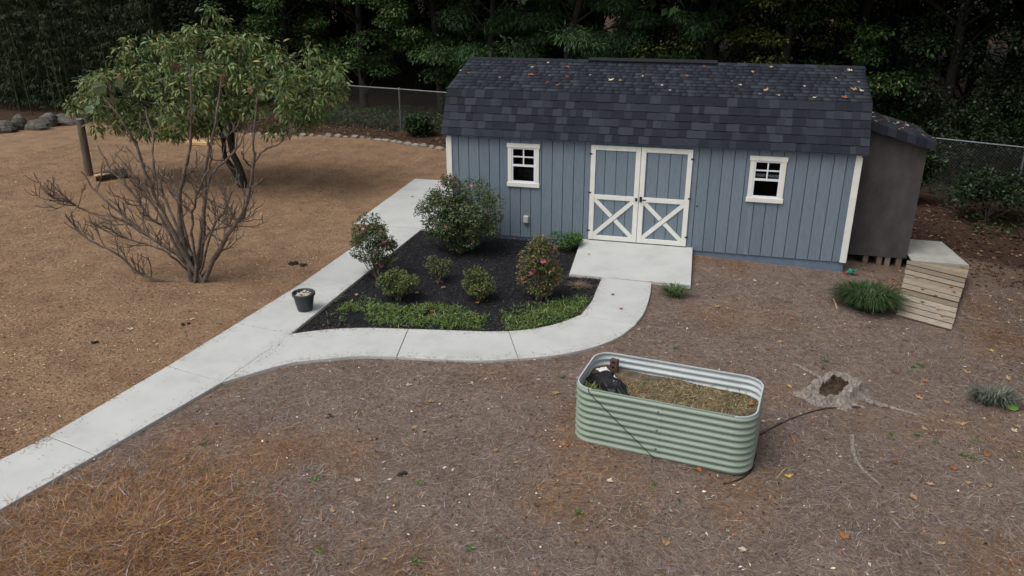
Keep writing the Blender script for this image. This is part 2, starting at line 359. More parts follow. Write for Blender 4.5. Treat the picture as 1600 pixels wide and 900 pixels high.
slab('slab', shrink([(-2.25, 2.03), (-2.33, 3.98), (-.04, 4.02), (-.04, 2.03)]), ZS, path)
pad = slab('door_slab', [(2.62, -.012), (4.70, -.012), (4.76, -1.72), (2.72, -1.72)], lambda x, y: .055+y*.048, None, .16)
tag(pad, 'sloping square concrete slab in front of the white trimmed doors', 'slab', kind='structure')

# ------------------------------------------------------------------ garden shed
S = .2032; LX = 36*S; DY = 3.658
shed = thing('garden_shed', (LX/2, DY/2, -.12), 'blue gambrel roofed garden shed with white trim and double doors', 'shed')
EAVE = (-.117, 1.95); KNEE = (.319, 2.732); RIDGE = (1.829, 3.155); OH = .102
DOOR = (2.756, 4.570, .075, 1.866); WIN = [(1.169, 1.793, .999, 1.823), (5.543, 6.164, .996, 1.813)]
def minus(rect, holes):
    x0, x1, z0, z1 = rect
    xs = sorted({x0, x1, *[min(max(h[k], x0), x1) for h in holes for k in (0, 1)]}); out = []
    for a, b_ in zip(xs, xs[1:]):
        if b_-a < 1e-6: continue
        segs = [(z0, z1)]
        for h in holes:
            if h[0] < (a+b_)/2 < h[1]:
                ns = []
                for s0, s1 in segs:
                    if h[2] > s0: ns.append((s0, min(s1, h[2])))
                    if h[3] < s1: ns.append((max(s0, h[3]), s1))
                segs = [q for q in ns if q[1]-q[0] > 1e-6]
        out += [(a, b_, *q) for q in segs]
    return out
HOLES = [(w[0]+.06, w[1]-.06, w[2]+.06, w[3]-.06) for w in WIN]
HT = 2.12
fw = MB()
for (a, b_, c, d) in minus((0, LX, 0, HT), HOLES): fw.box((a, .03, c), (b_, .09, d))
front = fw.build('front_wall', M['siding_back'], shed)
for n in range(36):
    for (a, b_, c, d) in minus((n*S+.006, (n+1)*S-.006, .0, HT-.004), HOLES+[(DOOR[0]+.01, DOOR[1]-.01, DOOR[2]+.01, DOOR[3]-.01)]): MB().box((a, -.014, c), (b_, .0295, d)).build('siding_board', M['siding'], front)
# gable ends and back
def gable_top(y):
    yy = y if y <= DY/2 else DY-y
    return EAVE[1]+(yy-EAVE[0])*(KNEE[1]-EAVE[1])/(KNEE[0]-EAVE[0]) if yy < KNEE[0] else KNEE[1]+(yy-KNEE[0])*(RIDGE[1]-KNEE[1])/(RIDGE[0]-KNEE[0])
for sx, x0 in ((-1, 0), (1, LX)):
    pts = [(.005, 0)]+[(y, gable_top(y)-.05) for y in (.005, KNEE[0], DY/2, DY-KNEE[0], DY-.005)]+[(DY-.005, 0)]
    g = MB(); n = len(pts); xa, xb = (x0+.001, x0+.09) if sx < 0 else (x0-.09, x0-.001)
    g.add([(xa, y, z) for y, z in pts]+[(xb, y, z) for y, z in pts], [list(range(n)), [i+n for i in range(n)][::-1]]+[[i, (i+1) % n, (i+1) % n+n, i+n] for i in range(n)])
    gw = g.build('gable_wall', M['siding_back'], shed)
    for k in range(18):
        ya, yb = k*S+.005, (k+1)*S-.005; cuts = sorted({ya, yb, *[c for c in (KNEE[0], DY/2, DY-KNEE[0]) if ya < c < yb]})
        top = [(y, gable_top(y)-.055) for y in cuts]; pl = [(ya, .003)]+top+[(yb, .003)]; n = len(pl)
        xa, xb = (x0-.014, x0+.0005) if sx < 0 else (x0-.0005, x0+.014)
        MB().add([(xa, y, z) for y, z in pl]+[(xb, y, z) for y, z in pl], [list(range(n)), [i+n for i in range(n)][::-1]]+[[i, (i+1) % n, (i+1) % n+n, i+n] for i in range(n)]).build('siding_board', M['siding'], gw)
MB().box((0, DY-.09, 0), (LX, DY, HT)).build('back_wall', M['siding'], shed)
MB().box((.095, DY-.11, .021), (LX-.095, DY-.095, HT)).build('inner_sheet', M['inside'], shed)  # dark sheet added before the back wall, standing in for interior shade
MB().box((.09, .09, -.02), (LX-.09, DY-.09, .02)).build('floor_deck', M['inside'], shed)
for y in (.03, 1.75, DY-.15):
    MB().box((-.006, y-.02, -.34), (LX+.006, y+.10, -.004)).build('skid', M['skid'], shed)
# corner boards
for a, b_ in ((-.018, .072), (LX-.072, LX+.018)):
    MB().box((a, -.036, -.003), (b_, -.0145, HT-.02)).build('corner_board', M['trim'], shed, bevel=.003)
for a, b_ in ((-.0365, -.0145), (LX+.0145, LX+.0365)):
    MB().box((a, -.0355, -.003), (b_, .06, HT-.25)).build('corner_board', M['trim'], shed, bevel=.003)
# doors
dx0, dx1, dz0, dz1 = DOOR; mid = (dx0+dx1)/2; TW = .088
for k, (a, b_) in enumerate(((dx0, mid-.004), (mid+.004, dx1))):
    door = MB().box((a+.003, .0, dz0+.012), (b_-.003, .0295, dz1-.012)).build('door', M['siding_back'], shed)
    off = .06 if k == 0 else .11
    e = [a+.01]+[a+off+S*i for i in range(0, 6) if a+.03 < a+off+S*i < b_-.03]+[b_-.01]
    for p, q in zip(e, e[1:]): MB().box((p+.0055, -.030, dz0+.01), (q-.0055, -.0005, dz1-.01)).build('door_board', M['siding'], door)
    y0, y1 = -.050, -.0305; zm = .905
    for p, q in ((a, a+TW), (b_-TW, b_)): MB().box((p, y0, dz0), (q, y1, dz1)).build('stile', M['trim'], door, bevel=.003)
    for p, q in ((dz1-TW, dz1), (zm-TW/2, zm+TW/2), (dz0, dz0+TW)): MB().box((a+TW+.001, y0+.002, p), (b_-TW-.001, y1, q)).build('rail', M['trim'], door, bevel=.003)
    xa, xb, za, zb = a+TW-.02, b_-TW+.02, dz0+TW-.02, zm-TW/2+.02
    ang = math.atan2(zb-za, xb-xa); ix, iz = TW*.42*math.sin(ang)*1., TW*.42*math.cos(ang)*1.
    MB().beam((xa+ix, y1, za+iz), (xb-ix, y1, zb-iz), TW*.85, .0165, (0, -1, 0)).build('cross_brace', M['trim'], door)
    c = np.array([(xa+xb)/2, y1, (za+zb)/2]); h = np.array([math.cos(-ang), 0, math.sin(-ang)]); full = math.hypot(xb-xa, zb-za)/2-TW*.42
    for s in (-1, 1): MB().beam(c+h*s*.052/ max(.5, math.sin(2*ang)), c+h*s*full, TW*.85, .015, (0, -1, 0)).build('cross_brace', M['trim'], door)
    hx = a if k == 0 else b_
    for z in (.25, .98, 1.70): MB().box((hx-.028, -.055, z-.014), (hx+.028, -.0505, z+.014)).build('hinge', M['dark'], door)
    if k == 1:
        hd = MB().box((a+.012, -.062, .86), (a+.055, -.0505, .96)); hd.box((a+.02, -.10, .905), (a+.034, -.062, .92)); hd.box((a+.02, -.112, .903), (a+.135, -.098, .922)); hd.build('handle', M['dark'], door)
    else: MB().box((b_-.06, -.060, .87), (b_-.02, -.0505, .93)).build('latch', M['dark'], door)
# windows
for k, (x0, x1, z0, z1) in enumerate(WIN):
    cw = .082; a, b_, c, d = x0+cw+.001, x1-cw-.001, z0+cw+.001, z1-cw-.001; zm = c+(d-c)*.49; f = .028
    fr_ = MB()
    for r in ((a, a+f, c, d), (b_-f, b_, c, d), (a+f, b_-f, c, c+f), (a+f, b_-f, d-f, d), (a+f, b_-f, zm-.018, zm+.018)): fr_.box((r[0], -.026, r[2]), (r[1], .03, r[3]))
    win = fr_.build('window', M['vinyl'], shed)
    for r in ((x0+.012, x0+cw, z0+cw, z1-cw), (x1-cw, x1-.012, z0+cw, z1-cw)): MB().box((r[0], -.038, r[2]), (r[1], -.0145, r[3])).build('side_casing', M['trim'], win)
    MB().box((x0-.004, -.046, z1-cw+.001), (x1+.004, -.0145, z1)).build('head_casing', M['trim'], win, bevel=.003)
    MB().box((x0-.004, -.052, z0), (x1+.004, -.0145, z0+cw-.001)).build('sill', M['trim'], win, bevel=.003)
    mu = MB(); xm = (a+b_)/2; zq = (zm+.018+d-f)/2
    mu.box((xm-.011, -.018, zm+.018), (xm+.011, .012, d-f)); mu.box((a+f, -.017, zq-.011), (xm-.011, .011, zq+.011)); mu.box((xm+.011, -.017, zq-.011), (b_-f, .011, zq+.011)); mu.build('muntin', M['vinyl'], win)
    for (p, q, r, s) in ((a+f, b_-f, c+f, zm-.018), (a+f, xm-.011, zm+.018, zq-.011), (xm+.011, b_-f, zm+.018, zq-.011), (a+f, xm-.011, zq+.011, d-f), (xm+.011, b_-f, zq+.011, d-f)):
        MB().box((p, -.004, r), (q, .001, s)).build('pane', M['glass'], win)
    if k == 1:
        V = []; F = []
        xs = np.linspace(a+f, b_-f, 30)
        for i, x in enumerate(xs): yy = .05+.012*math.sin(i*1.3); V += [(x, yy, zm+.03+.012*abs(math.sin(i*.9))), (x, yy, zm+.085+.006*math.sin(i*2.1))]
        for i in range(29): F.append([2*i, 2*i+2, 2*i+3, 2*i+1])
        mobj('valance', V, F, M['lace'], win)
# outlet box and vent
ob = MB(); ob.box((1.49, -.075, .30), (1.59, -.0145, .44)); ob.build('outlet_box', noise_mat('grey_white_plastic', (.42, .43, .38), (.5, .5, .45), 10, .5, 0), shed, bevel=.012)
MB().box((1.505, -.06, .27), (1.575, -.016, .2995)).build('outlet_base', M['steel'], shed)
MB().box((4.70, -.022, .83), (4.725, -.0145, .855)).build('hook_eye', M['dark'], shed)
# roof
prof = [EAVE, KNEE, RIDGE, (DY-KNEE[0], KNEE[1]), (DY-EAVE[0], EAVE[1])]
def offset_prof(d):
    out = []
    for i, (y, z) in enumerate(prof):
        ns = []
        for j in (i-1, i):
            if 0 <= j < len(prof)-1:
                t_ = np.array(prof[j+1])-np.array(prof[j]); t_ /= np.linalg.norm(t_); ns.append(np.array([-t_[1], t_[0]]))
        n_ = sum(ns); n_ /= np.linalg.norm(n_); n_ /= n_@ns[0]; out.append((y+n_[0]*d, z+n_[1]*d))
    return out
ptop, plow = offset_prof(-.004), offset_prof(-.035)
rb = MB(); loop = ptop+plow[::-1]; n = len(loop)
q = len(prof)
Vr = [(-OH+.008, y, z) for y, z in loop]+[(LX+OH-.008, y, z) for y, z in loop]
Fr = [[i, i+1, i+1+n, i+n] for i in range(n-1)]+[[n-1, 0, n, 2*n-1]]
for i in range(q-1): Fr += [[i, i+1, n-2-i, n-1-i], [i+n, i+1+n, 2*n-2-i, 2*n-1-i]]
rb.add(Vr, Fr); roof = rb.build('roof', noise_mat('dark_roof_edge', (.018, .021, .028), (.03, .034, .042), 8, .7, 0), shed)
MB().box((-OH+.02, EAVE[0]+.012, EAVE[1]-.035), (LX+OH-.02, -.015, EAVE[1]-.012)).build('soffit', noise_mat('blue_soffit', (.09, .12, .17), (.11, .145, .2), 6, .7, 0), roof)
def shingle_course(p, q, v0, v1, parent, joined=None, seed=0):
    """one course between slope points p (low) and q (high), from distance v0 to v1 up the slope"""
    p = np.array(p, float); q = np.array(q, float); t_ = (q-p)/np.linalg.norm(q-p); n_ = np.array([-t_[1], t_[0]])
    if n_[1] < 0: n_ = -n_
    r_ = random.Random(seed); x = -OH; k = 0
    while x < LX+OH-1e-4:
        wdt = r_.choice([.09, .11, .13, .15, .17, .19, .22, .27]); x1 = min(x+wdt, LX+OH)
        if LX+OH-x1 < .08: x1 = LX+OH
        th, lo = ((.0135, -.006) if k % 2 else (.0075, 0.)) if joined is None else ((.0095, 0.) if k % 2 else (.0075, 0.))
        g = .0008; P = []
        for vv, hh in ((v0+lo, th+.006), (v1+.012, .003)):
            for xx in (x+g, x1-g):
                b_ = p+t_*vv; P.append((xx, *(b_+n_*.0005))); tp = p+t_*vv+n_*hh; P.append((xx, *tp))
        V = [P[0], P[2], P[6], P[4], P[1], P[3], P[7], P[5]]
        if joined is None: MB().hexa(V).build('shingle', M['shingle'], parent)
        else: joined.append(V)
        x = x1; k += 1
ll = math.dist(EAVE, KNEE); ul = math.dist(KNEE, RIDGE); nl, nu = 6, 11; sid = 0
for c in range(nl): shingle_course(EAVE, KNEE, -.012+ll*c/nl, ll*(c+1)/nl, roof, None, 100+c)
J = []
for c in range(nu): shingle_course(KNEE, RIDGE, ul*c/nu-(.004 if c == 0 else 0), ul*(c+1)/nu, roof, J, 200+c)
bk = [(DY-y, z) for y, z in (EAVE, KNEE, RIDGE)]
for c in range(nl): shingle_course(bk[0], bk[1], ll*c/nl, ll*(c+1)/nl, roof, J, 300+c)
for c in range(nu): shingle_course(bk[1], bk[2], ul*c/nu, ul*(c+1)/nu, roof, J, 400+c)
Vj = np.array(J).reshape(-1, 3); bf = np.array([[3,2,1,0],[4,5,6,7],[0,1,5,4],[1,2,6,5],[2,3,7,6],[3,0,4,7]])
Fj = (np.arange(len(J))[:, None, None]*8+bf[None]).reshape(-1, 4)
cj = np.repeat(np.array([[.018, .021, .030], [.023, .027, .037], [.020, .024, .033], [.028, .033, .043], [.019, .0225, .031], [.034, .040, .051]])[rng.integers(0, 6, len(J))], 6, 0)
tag(mobj('shingle_field', Vj, Fj, M['shingle_t'], roof, col=cj), kind='stuff')
for i in range(37):
    x0 = -OH+i*(LX+2*OH)/37; x1 = x0+(LX+2*OH)/37+.02
    y, z = RIDGE
    MB().add([(x0, y-.13, z-.018), (x0, y, z+.021), (x0, y+.13, z-.018), (x1, y-.13, z-.026), (x1, y, z+.013), (x1, y+.13, z-.026)], [[0, 1, 4, 3], [1, 2, 5, 4]]).build('ridge_cap', M['shingle'], roof)
MB().hexa([(2.36, 1.70, 3.145), (4.82, 1.70, 3.145), (4.82, 1.83, 3.185), (2.36, 1.83, 3.185), (2.36, 1.69, 3.172), (4.82, 1.69, 3.172), (4.82, 1.83, 3.215), (2.36, 1.83, 3.215)]).build('ridge_vent', M['dark'], roof)
MB().hexa([(2.36, 1.832, 3.185), (4.82, 1.832, 3.185), (4.82, 1.958, 3.145), (2.36, 1.958, 3.145), (2.36, 1.832, 3.215), (4.82, 1.832, 3.215), (4.82, 1.968, 3.172), (2.36, 1.968, 3.172)]).build('ridge_vent', M['dark'], roof)

# ------------------------------------------------------------------ lean-to, blocks, platform, ramp
lt = thing('lean_to', (8., 1.3, -.06), 'dark brown plywood lean-to with sloping shingle roof against the shed end', 'lean-to')
lx0, lx1, ly0, ly1, lz0 = 7.392, 8.455, .60, 2.0, -.04
zr = lambda x: 2.235-(x-7.42)*.262
def lwall(a, b_, name):
    (xa, ya), (xb, yb) = a, b_
    d = np.array([xb-xa, yb-ya]); d /= np.linalg.norm(d); nn = np.array([-d[1], d[0]])*.02
    P = [(xa, ya), (xb, yb), (xb+nn[0], yb+nn[1]), (xa+nn[0], ya+nn[1])]
    MB().hexa([(x, y, lz0) for x, y in P]+[(x, y, zr(x)) for x, y in P]).build(name, M['plywood'], lt)
lwall((lx0, ly0), (lx1, ly0), 'front_panel'); lwall((lx1, ly0+.021), (lx1, ly1), 'side_panel'); lwall((lx1-.021, ly1), (lx0, ly1), 'back_panel')
ry0, ry1 = .44, 2.1
zt = lambda x: 2.40-(x-7.42)*.285
lr = MB().hexa([(7.425, ry0+.03, zt(7.425)-.10), (8.53, ry0+.03, zt(8.53)-.09), (8.53, ry1, zt(8.53)-.09), (7.425, ry1, zt(7.425)-.10), (7.425, ry0+.03, zt(7.425)-.005), (8.53, ry0+.03, zt(8.53)-.005), (8.53, ry1, zt(8.53)-.005), (7.425, ry1, zt(7.425)-.005)]).build('roof', M['dark'], lt)
for i in range(7):                            # shingles folded over the front rake
    xa = 7.425+i*.16; xb = xa+.155; h = .13+.012*(i % 2)
    P = lambda x, y, dz: (x, y, zt(x)+dz)
    MB().add([P(xa, ry0, -h), P(xb, ry0, -h), P(xb, ry0+.006, .006), P(xa, ry0+.006, .010), P(xb, ry0+.26, .014), P(xa, ry0+.26, .018), P(xa, ry0+.03, -h), P(xb, ry0+.03, -h)],
             [[0, 1, 2, 3], [3, 2, 4, 5], [6, 7, 1, 0], [7, 4, 2, 1], [6, 0, 3, 5]]).build('shingle', M['shingle'], lr)
for c in range(8):
    xa = 7.425+c*.14; y = ry0+.261; r_ = random.Random(c)
    while y < ry1:
        y1 = min(y+r_.choice([.18, .24, .3]), ry1+.02); xb = xa+.15
        MB().hexa([(xa, y, zt(xa)-.003), (xb, y, zt(xb)-.003), (xb, y1-.002, zt(xb)-.003), (xa, y1-.002, zt(xa)-.003), (xa, y, zt(xa)+.004), (xb, y, zt(xb)+.014), (xb, y1-.002, zt(xb)+.014), (xa, y1-.002, zt(xa)+.004)]).build('shingle', M['shingle'], lr); y = y1
for px in (1352, 1374, 1387, 1405):
    p = at_y(px, 404, .64); x = p[0]; g_ = float(ground_z(x, .7))
    o = MB().box((x-.045, .615, g_-.03), (x+.045, .80, lz0-.001)).build('support_brick', M['block'], origin=(x, .7, g_), bevel=.006)
    tag(o, 'small brick block propping up the dark plywood lean-to', 'brick', 'bricks under the lean-to')
pf = MB().add([(8.47, .30, .015), (9.40, .33, .0), (9.24, 1.62, .0), (8.47, 1.60, .015), (8.47, .30, .033), (9.40, .33, .018), (9.24, 1.62, .018), (8.47, 1.60, .033)], [[3,2,1,0],[4,5,6,7],[0,1,5,4],[1,2,6,5],[2,3,7,6],[3,0,4,7]]).build('sheet', M['sheet'])
plat = thing('landing_platform', (8.9, .95, -.2), 'grey plywood sheet landing beside the lean-to above the plank ramp', 'platform')
pf.parent = plat; pf.matrix_parent_inverse = Matrix.Translation(-ROOT[plat.name])
for x in (8.52, 9.12): MB().box((x, .36, -.30), (x+.09, 1.55, -.004)).build('bearer', M['post'], plat)
ramp = thing('wooden_ramp', (8.6, -1, -.2), 'weathered plank ramp sloping down from the grey platform', 'ramp')
TL, TR = np.array([8.40, .285, .02]), np.array([9.41, .315, .005]); BL = at_z(1400, 491, -.17); BR = at_z(1486, 515, -.20)
NP = 13
LLn, LRn = np.linalg.norm(TL-BL), np.linalg.norm(TR-BR); wd = LRn/NP; fl = lambda k: 1-min(1, k*wd/LLn); frr = lambda k: 1-min(1, k*wd/LRn)
for i in range(NP):                           # planks lie parallel to the foot of the ramp; the last ones end as wedges
    j = rng.normal(0, .005, 4); gp_ = .012/LRn; la, lb, ra, rb_ = max(0, fl(i+1)+gp_*(fl(i+1) > 0)), fl(i)-gp_, frr(i+1)+gp_, frr(i)-gp_
    if lb-la < .004: la = max(0, la); lb = la+.004
    e = lambda s, u: TL*(1-u)*(1-s)+TR*(1-u)*s+BL*u*(1-s)+BR*u*s
    P = [e(j[0], lb), e(1+j[1], rb_), e(1+j[1], ra), e(j[0], la)]; d = np.array([0, 0, .045])
    hf = min(.04/LRn, (rb_-ra)*.45); hl_ = min(.04/LRn, (lb-la)*.45); B = [e(j[0], lb-hl_), e(1+j[1], rb_-hf), e(1+j[1], ra+hf), e(j[0], la+hl_)]   # undercut edges, open gaps
    pk = MB().hexa([p-d for p in B]+[p+np.array([0, 0, j[2]*1.2]) for p in P]).build('plank', M['wood'], ramp)
for s in (.06, .92):
    P0, P1 = e(s, .02)-np.array([0, 0, .035]), e(s, .97)-np.array([0, 0, .035]); sd = np.array([.04, 0, 0])
    MB().hexa([P1-sd-np.array([0, 0, .05]), P1+sd-np.array([0, 0, .05]), P0+sd-np.array([0, 0, .16]), P0-sd-np.array([0, 0, .16]), P1-sd, P1+sd, P0+sd, P0-sd]).build('stringer', M['post'], ramp)

# ------------------------------------------------------------------ raised bed
def raised_bed():
    cx, cy, rot, hl, hw, R0 = 4.725, -6.36, rad(-7.2), .965, .475, .21
    g_ = -.10; H = .69
    root = thing('raised_bed', (cx, cy, g_), 'sage green corrugated metal raised bed with rounded corners and dry soil', 'raised bed')
    pts = []; cr = []
    for (sx, sy, a0) in ((1, -1, -90), (1, 1, 0), (-1, 1, 90), (-1, -1, 180)):
        for k in range(13): a = rad(a0+90*k/12); pts.append((sx*(hl-R0)+R0*math.cos(a), sy*(hw-R0)+R0*math.sin(a), math.cos(a), math.sin(a)))
    # path order: front-right corner, back-right, back-left, front-left; add front and back mid points
    def seg(p, q, n): return [tuple(np.array(p)*(1-t)+np.array(q)*t) for t in np.linspace(0, 1, n)]
    fr, br, bl, fl = pts[0:13], pts[13:26], pts[26:39], pts[39:52]
    fm = (0, -hw, 0, -1); bmid = (0, hw, 0, 1)
    panels = [seg(fl[-1], fm, 4), seg(fm, fr[0], 4), fr+br, seg(br[-1], bmid, 4), seg(bmid, bl[0], 4), bl+fl]
    c_, s_ = math.cos(rot), math.sin(rot); NZ = 9*8+1; zs = np.linspace(0, H, NZ)
    tilt = lambda x, y: .0
    def tr(x, y, z): return (cx+c_*x-s_*y, cy+s_*x+c_*y, g_+z)
    for pi, pn in enumerate(panels):
        for inner_, name, mat in ((0, 'wall_panel', M['green_steel']), (1, 'inner_sheet', M['white_steel'])):
            V = []; F = []
            for (x, y, nx, ny) in pn:
                for z in zs:
                    o_ = .011*math.cos(2*math.pi*9*z/H+math.pi)-(.003 if inner_ else 0)+(.0015 if pi in (1, 4) else 0)
                    V.append(tr(x+nx*o_, y+ny*o_, z))
            for i in range(len(pn)-1):
                for k in range(NZ-1): a = i*NZ+k; f = [a, a+NZ, a+NZ+1, a+1]; F.append(f[::-1] if inner_ else f)
            mobj(name, V, F, mat, root, smooth_=True)
        V = []; F = []
        for (x, y, nx, ny) in pn:
            for o_, z in ((-.018, H-.008), (-.018, H+.006), (-.003, H+.006), (-.003, H-.008)): V.append(tr(x+nx*o_, y+ny*o_, z))
        for i in range(len(pn)-1):
            for k in range(4): F.append([4*i+k, 4*i+(k+1) % 4, 4*i+4+(k+1) % 4, 4*i+4+k])
        mobj('rim', V, F, M['green_steel'] if pi < 2 else M['white_steel'], root, smooth_=False)
    for (x, y, ny) in ((-.005, -hw, -1), (-.005, hw, 1)):
        for z in (.13, .36, .58):
            b0 = MB(); b0.lathe([(0, .008), (.010, .006), (.014, 0)], (0, 0, 0), 8); P = np.array(b0.V); Q = [tr(x-.012+p[0], y+ny*(.012+p[2]), z+p[1]) for p in P]
            mobj('bolt', Q, b0.F, M['steel'], root)
    for ny in (-1, 1):
        V = []; F = []
        for x in (-.018, .018):
            for z in zs: V.append(tr(x, ny*(hw+.0045+.011*math.cos(2*math.pi*9*z/H+math.pi)), z))
        for k in range(NZ-1): F.append([k, k+NZ, k+NZ+1, k+1])
        mobj('seam_strip', V, F, M['green_steel'], root, smooth_=True)
    # soil
    X = np.linspace(-hl+.02, hl-.02, 50); Y = np.linspace(-hw+.02, hw-.02, 26); V = []; idx = {}; F = []
    def inside(x, y):
        ax, ay = abs(x)-(hl-R0), abs(y)-(hw-R0); return (math.hypot(max(ax, 0), max(ay, 0)) < R0-.012)
    soilz = lambda x, y: .475+.05*(float(fbm(x, y, .5, 3))-.5)-.03*x+.05*max(0, -x-.3)+.02*y
    for i, x in enumerate(X):
        for j, y in enumerate(Y):
            if not inside(x, y):
                ax, ay = max(abs(x)-(hl-R0), 0), max(abs(y)-(hw-R0), 0); k = (R0-.014)/max(1e-6, math.hypot(ax, ay)); x2 = math.copysign((hl-R0)+ax*k, x) if ax > 0 else x; y2 = math.copysign((hw-R0)+ay*k, y) if ay > 0 else y
            else: x2, y2 = x, y
            idx[i, j] = len(V); V.append(tr(x2, y2, soilz(x2, y2)))
    for i in range(49):
        for j in range(25): F.append([idx[i, j], idx[i+1, j], idx[i+1, j+1], idx[i, j+1]])
    mobj('soil', V, F, M['soil'], root, smooth_=True)
    # dry grass on the soil
    n = 5200; x = rng.uniform(-hl+.06, hl-.06, n); y = rng.uniform(-hw+.05, hw-.05, n); keep = np.array([inside(a*1.04, b_*1.06) for a, b_ in zip(x, y)])
    x, y = x[keep], y[keep]; dens = fbm(x, y, .35, 12); keep = dens > .34; x, y = x[keep], y[keep]; n = len(x)
    P = np.array([tr(a, b_, soilz(a, b_)) for a, b_ in zip(x, y)]); D = rand_dirs(n)*np.array([1, 1, .35])+np.array([0, 0, .22])
    V, F = leaf_arrays(P, D, ups(n), rng.uniform(.04, .13, n), .005, .2)
    o = mobj('dry_grass', V, F, M['litter'], root, col=tints(n, [(.30, .23, .12), (.22, .16, .085), (.15, .15, .06), (.38, .31, .18)], [4, 3, 2, 2])); o['kind'] = 'stuff'
    n = 260; c0 = np.array([-.80, -.22]); xy = c0+rng.normal(0, .07, (n, 2)); P = np.array([tr(a, b_, soilz(a, b_)+.0) for a, b_ in np.clip(xy, [-.93, -.43], [.9, .4])]); D = rand_dirs(n)*np.array([1, 1, .4])+np.array([0, 0, .6])
    V, F = leaf_arrays(P, D, ups(n), rng.uniform(.05, .14, n), .014, .2); o = mobj('weed_tuft', V, F, M['leaf'], root, col=tints(n, [(.12, .2, .04), (.2, .24, .07), (.3, .27, .12)], [4, 3, 2])); o['kind'] = 'stuff'
    return root, tr, soilz
BED, btr, bsoil = raised_bed()
def blob_mesh(name, c, r, mat, seed, amp=.25, fs=2.2, seg=16, rings=10, flat=0., parent=None, origin=None):
    V = []; F = []; rr = np.random.default_rng(seed); ph = rr.uniform(0, 6, 9)
    for i in range(rings+1):
        th = math.pi*i/rings
        for k in range(seg):
            a = 2*math.pi*k/seg; d = np.array([math.sin(th)*math.cos(a), math.sin(th)*math.sin(a), math.cos(th)])
            nz = sum(math.sin(fs*(q+1)*.8*(d@np.array([math.sin(ph[q]), math.cos(ph[q]), math.sin(ph[q+3])]))+ph[q+3])*(.6**q) for q in range(5))
            p = d*np.array(r)*(1+amp*nz*.5)
            if p[2] < -flat*r[2] and flat: p[2] = -flat*r[2]
            V.append(p)
    for i in range(rings):
        for k in range(seg): k2 = (k+1) % seg; F.append([i*seg+k, (i+1)*seg+k, (i+1)*seg+k2, i*seg+k2])
    o = mobj(name, np.array(V)+np.array(c), F, mat, parent, smooth_=amp < .3, origin=origin)
    return o
# crumpled black bag, brick, cord
bp_ = np.array(btr(-.66, -.08, .57)); bag = thing('plastic_bag', tuple(bp_-np.array([0, 0, .07])), 'crumpled black plastic bag with a white flap inside the raised bed', 'bag')
def crumple(seed, L, Wd, Hh, ns=.014):
    r_ = np.random.default_rng(seed); nu_, nv = 12, 8; V = []; F = []
    for i in range(nu_):
        for j in range(nv):
            u, v = i/(nu_-1)*2-1, j/(nv-1)*2-1
            h = Hh*max(0, 1-u*u*.85)*max(0, 1-v*v*.9)+r_.normal(0, ns*1.1)
            V.append((u*L+r_.normal(0, ns), v*Wd*(1-.3*u)+r_.normal(0, ns), h))
    for i in range(nu_-1):
        for j in range(nv-1): a = i*nv+j; F += [[a, a+nv, a+nv+1], [a, a+nv+1, a+1]]
    return np.array(V), F
V, F = crumple(5, .33, .16, .19); ca, sa = math.cos(rad(-52)), math.sin(rad(-52))
Rb = np.array([[ca, -sa, 0], [sa, ca, 0], [0, 0, 1]])
bodyb = mobj('bag_body', V@Rb.T+bp_-np.array([0, 0, .06]), F, M['bag'], bag)
V, F = crumple(8, .17, .045, .02, .005); V[:, 2] += .15; V[:, 0] -= .05; V[:, 1] += .015
mobj('white_flap', V@Rb.T+bp_-np.array([0, 0, .045]), F, M['white'], bag)
def brick_with_holes(c, yaw):
    Lb, Hb, Tb = .2, .09, .06; V = []; F = []; nh = 3; cell = Lb/nh
    sq = [(1, 0), (1, 1), (0, 1), (-1, 1), (-1, 0), (-1, -1), (0, -1), (1, -1)]
    for k in range(nh):
        x0 = -Lb/2+cell*(k+.5); base = len(V)
        for s in (-1, 1):
            for (a, b_) in sq: V.append((x0+a*cell/2, s*Tb/2, b_*Hb/2))
            for i in range(8): an = math.pi/4*i; V.append((x0+.019*math.cos(an), s*Tb/2, .019*math.sin(an)))
        for i in range(8):
            j = (i+1) % 8
            F += [[base+i, base+j, base+8+j, base+8+i], [base+16+j, base+16+i, base+24+i, base+24+j], [base+8+i, base+8+j, base+24+j, base+24+i]]
            if not (i in (0, 7) and k < nh-1) and not (i in (3, 4) and k > 0): F.append([base+j, base+i, base+16+i, base+16+j])
    V = np.array(V)[:, [2, 1, 0]]; a = yaw; Rz = np.array([[math.cos(a), -math.sin(a), 0], [math.sin(a), math.cos(a), 0], [0, 0, 1]])
    o = mobj('brick', V@Rz.T, F, M['brick']); o.location = c; return o
tag(brick_with_holes(btr(-.72, .36, .57), rad(-15)), 'red brown brick with three holes standing in the raised bed corner', 'brick')
for k, (x, y, L_) in enumerate(((.28, -.26, .05), (.36, -.17, .03))): pass
P = [np.array(btr(-.79, -.47, .70)), np.array(btr(-.77, -.496, .66)), np.array(btr(-.45, -.497, .38)), np.array(btr(-.02, -.498, .02)), np.array(btr(.12, -.52, .003))]
V, F = tube_arrays([(P, [.004]*5)], 6); tag(mobj('black_cord', V, F, M['rubber'], origin=tuple(P[3])), 'thin black cord slanting across the green front of the raised bed', 'cord')

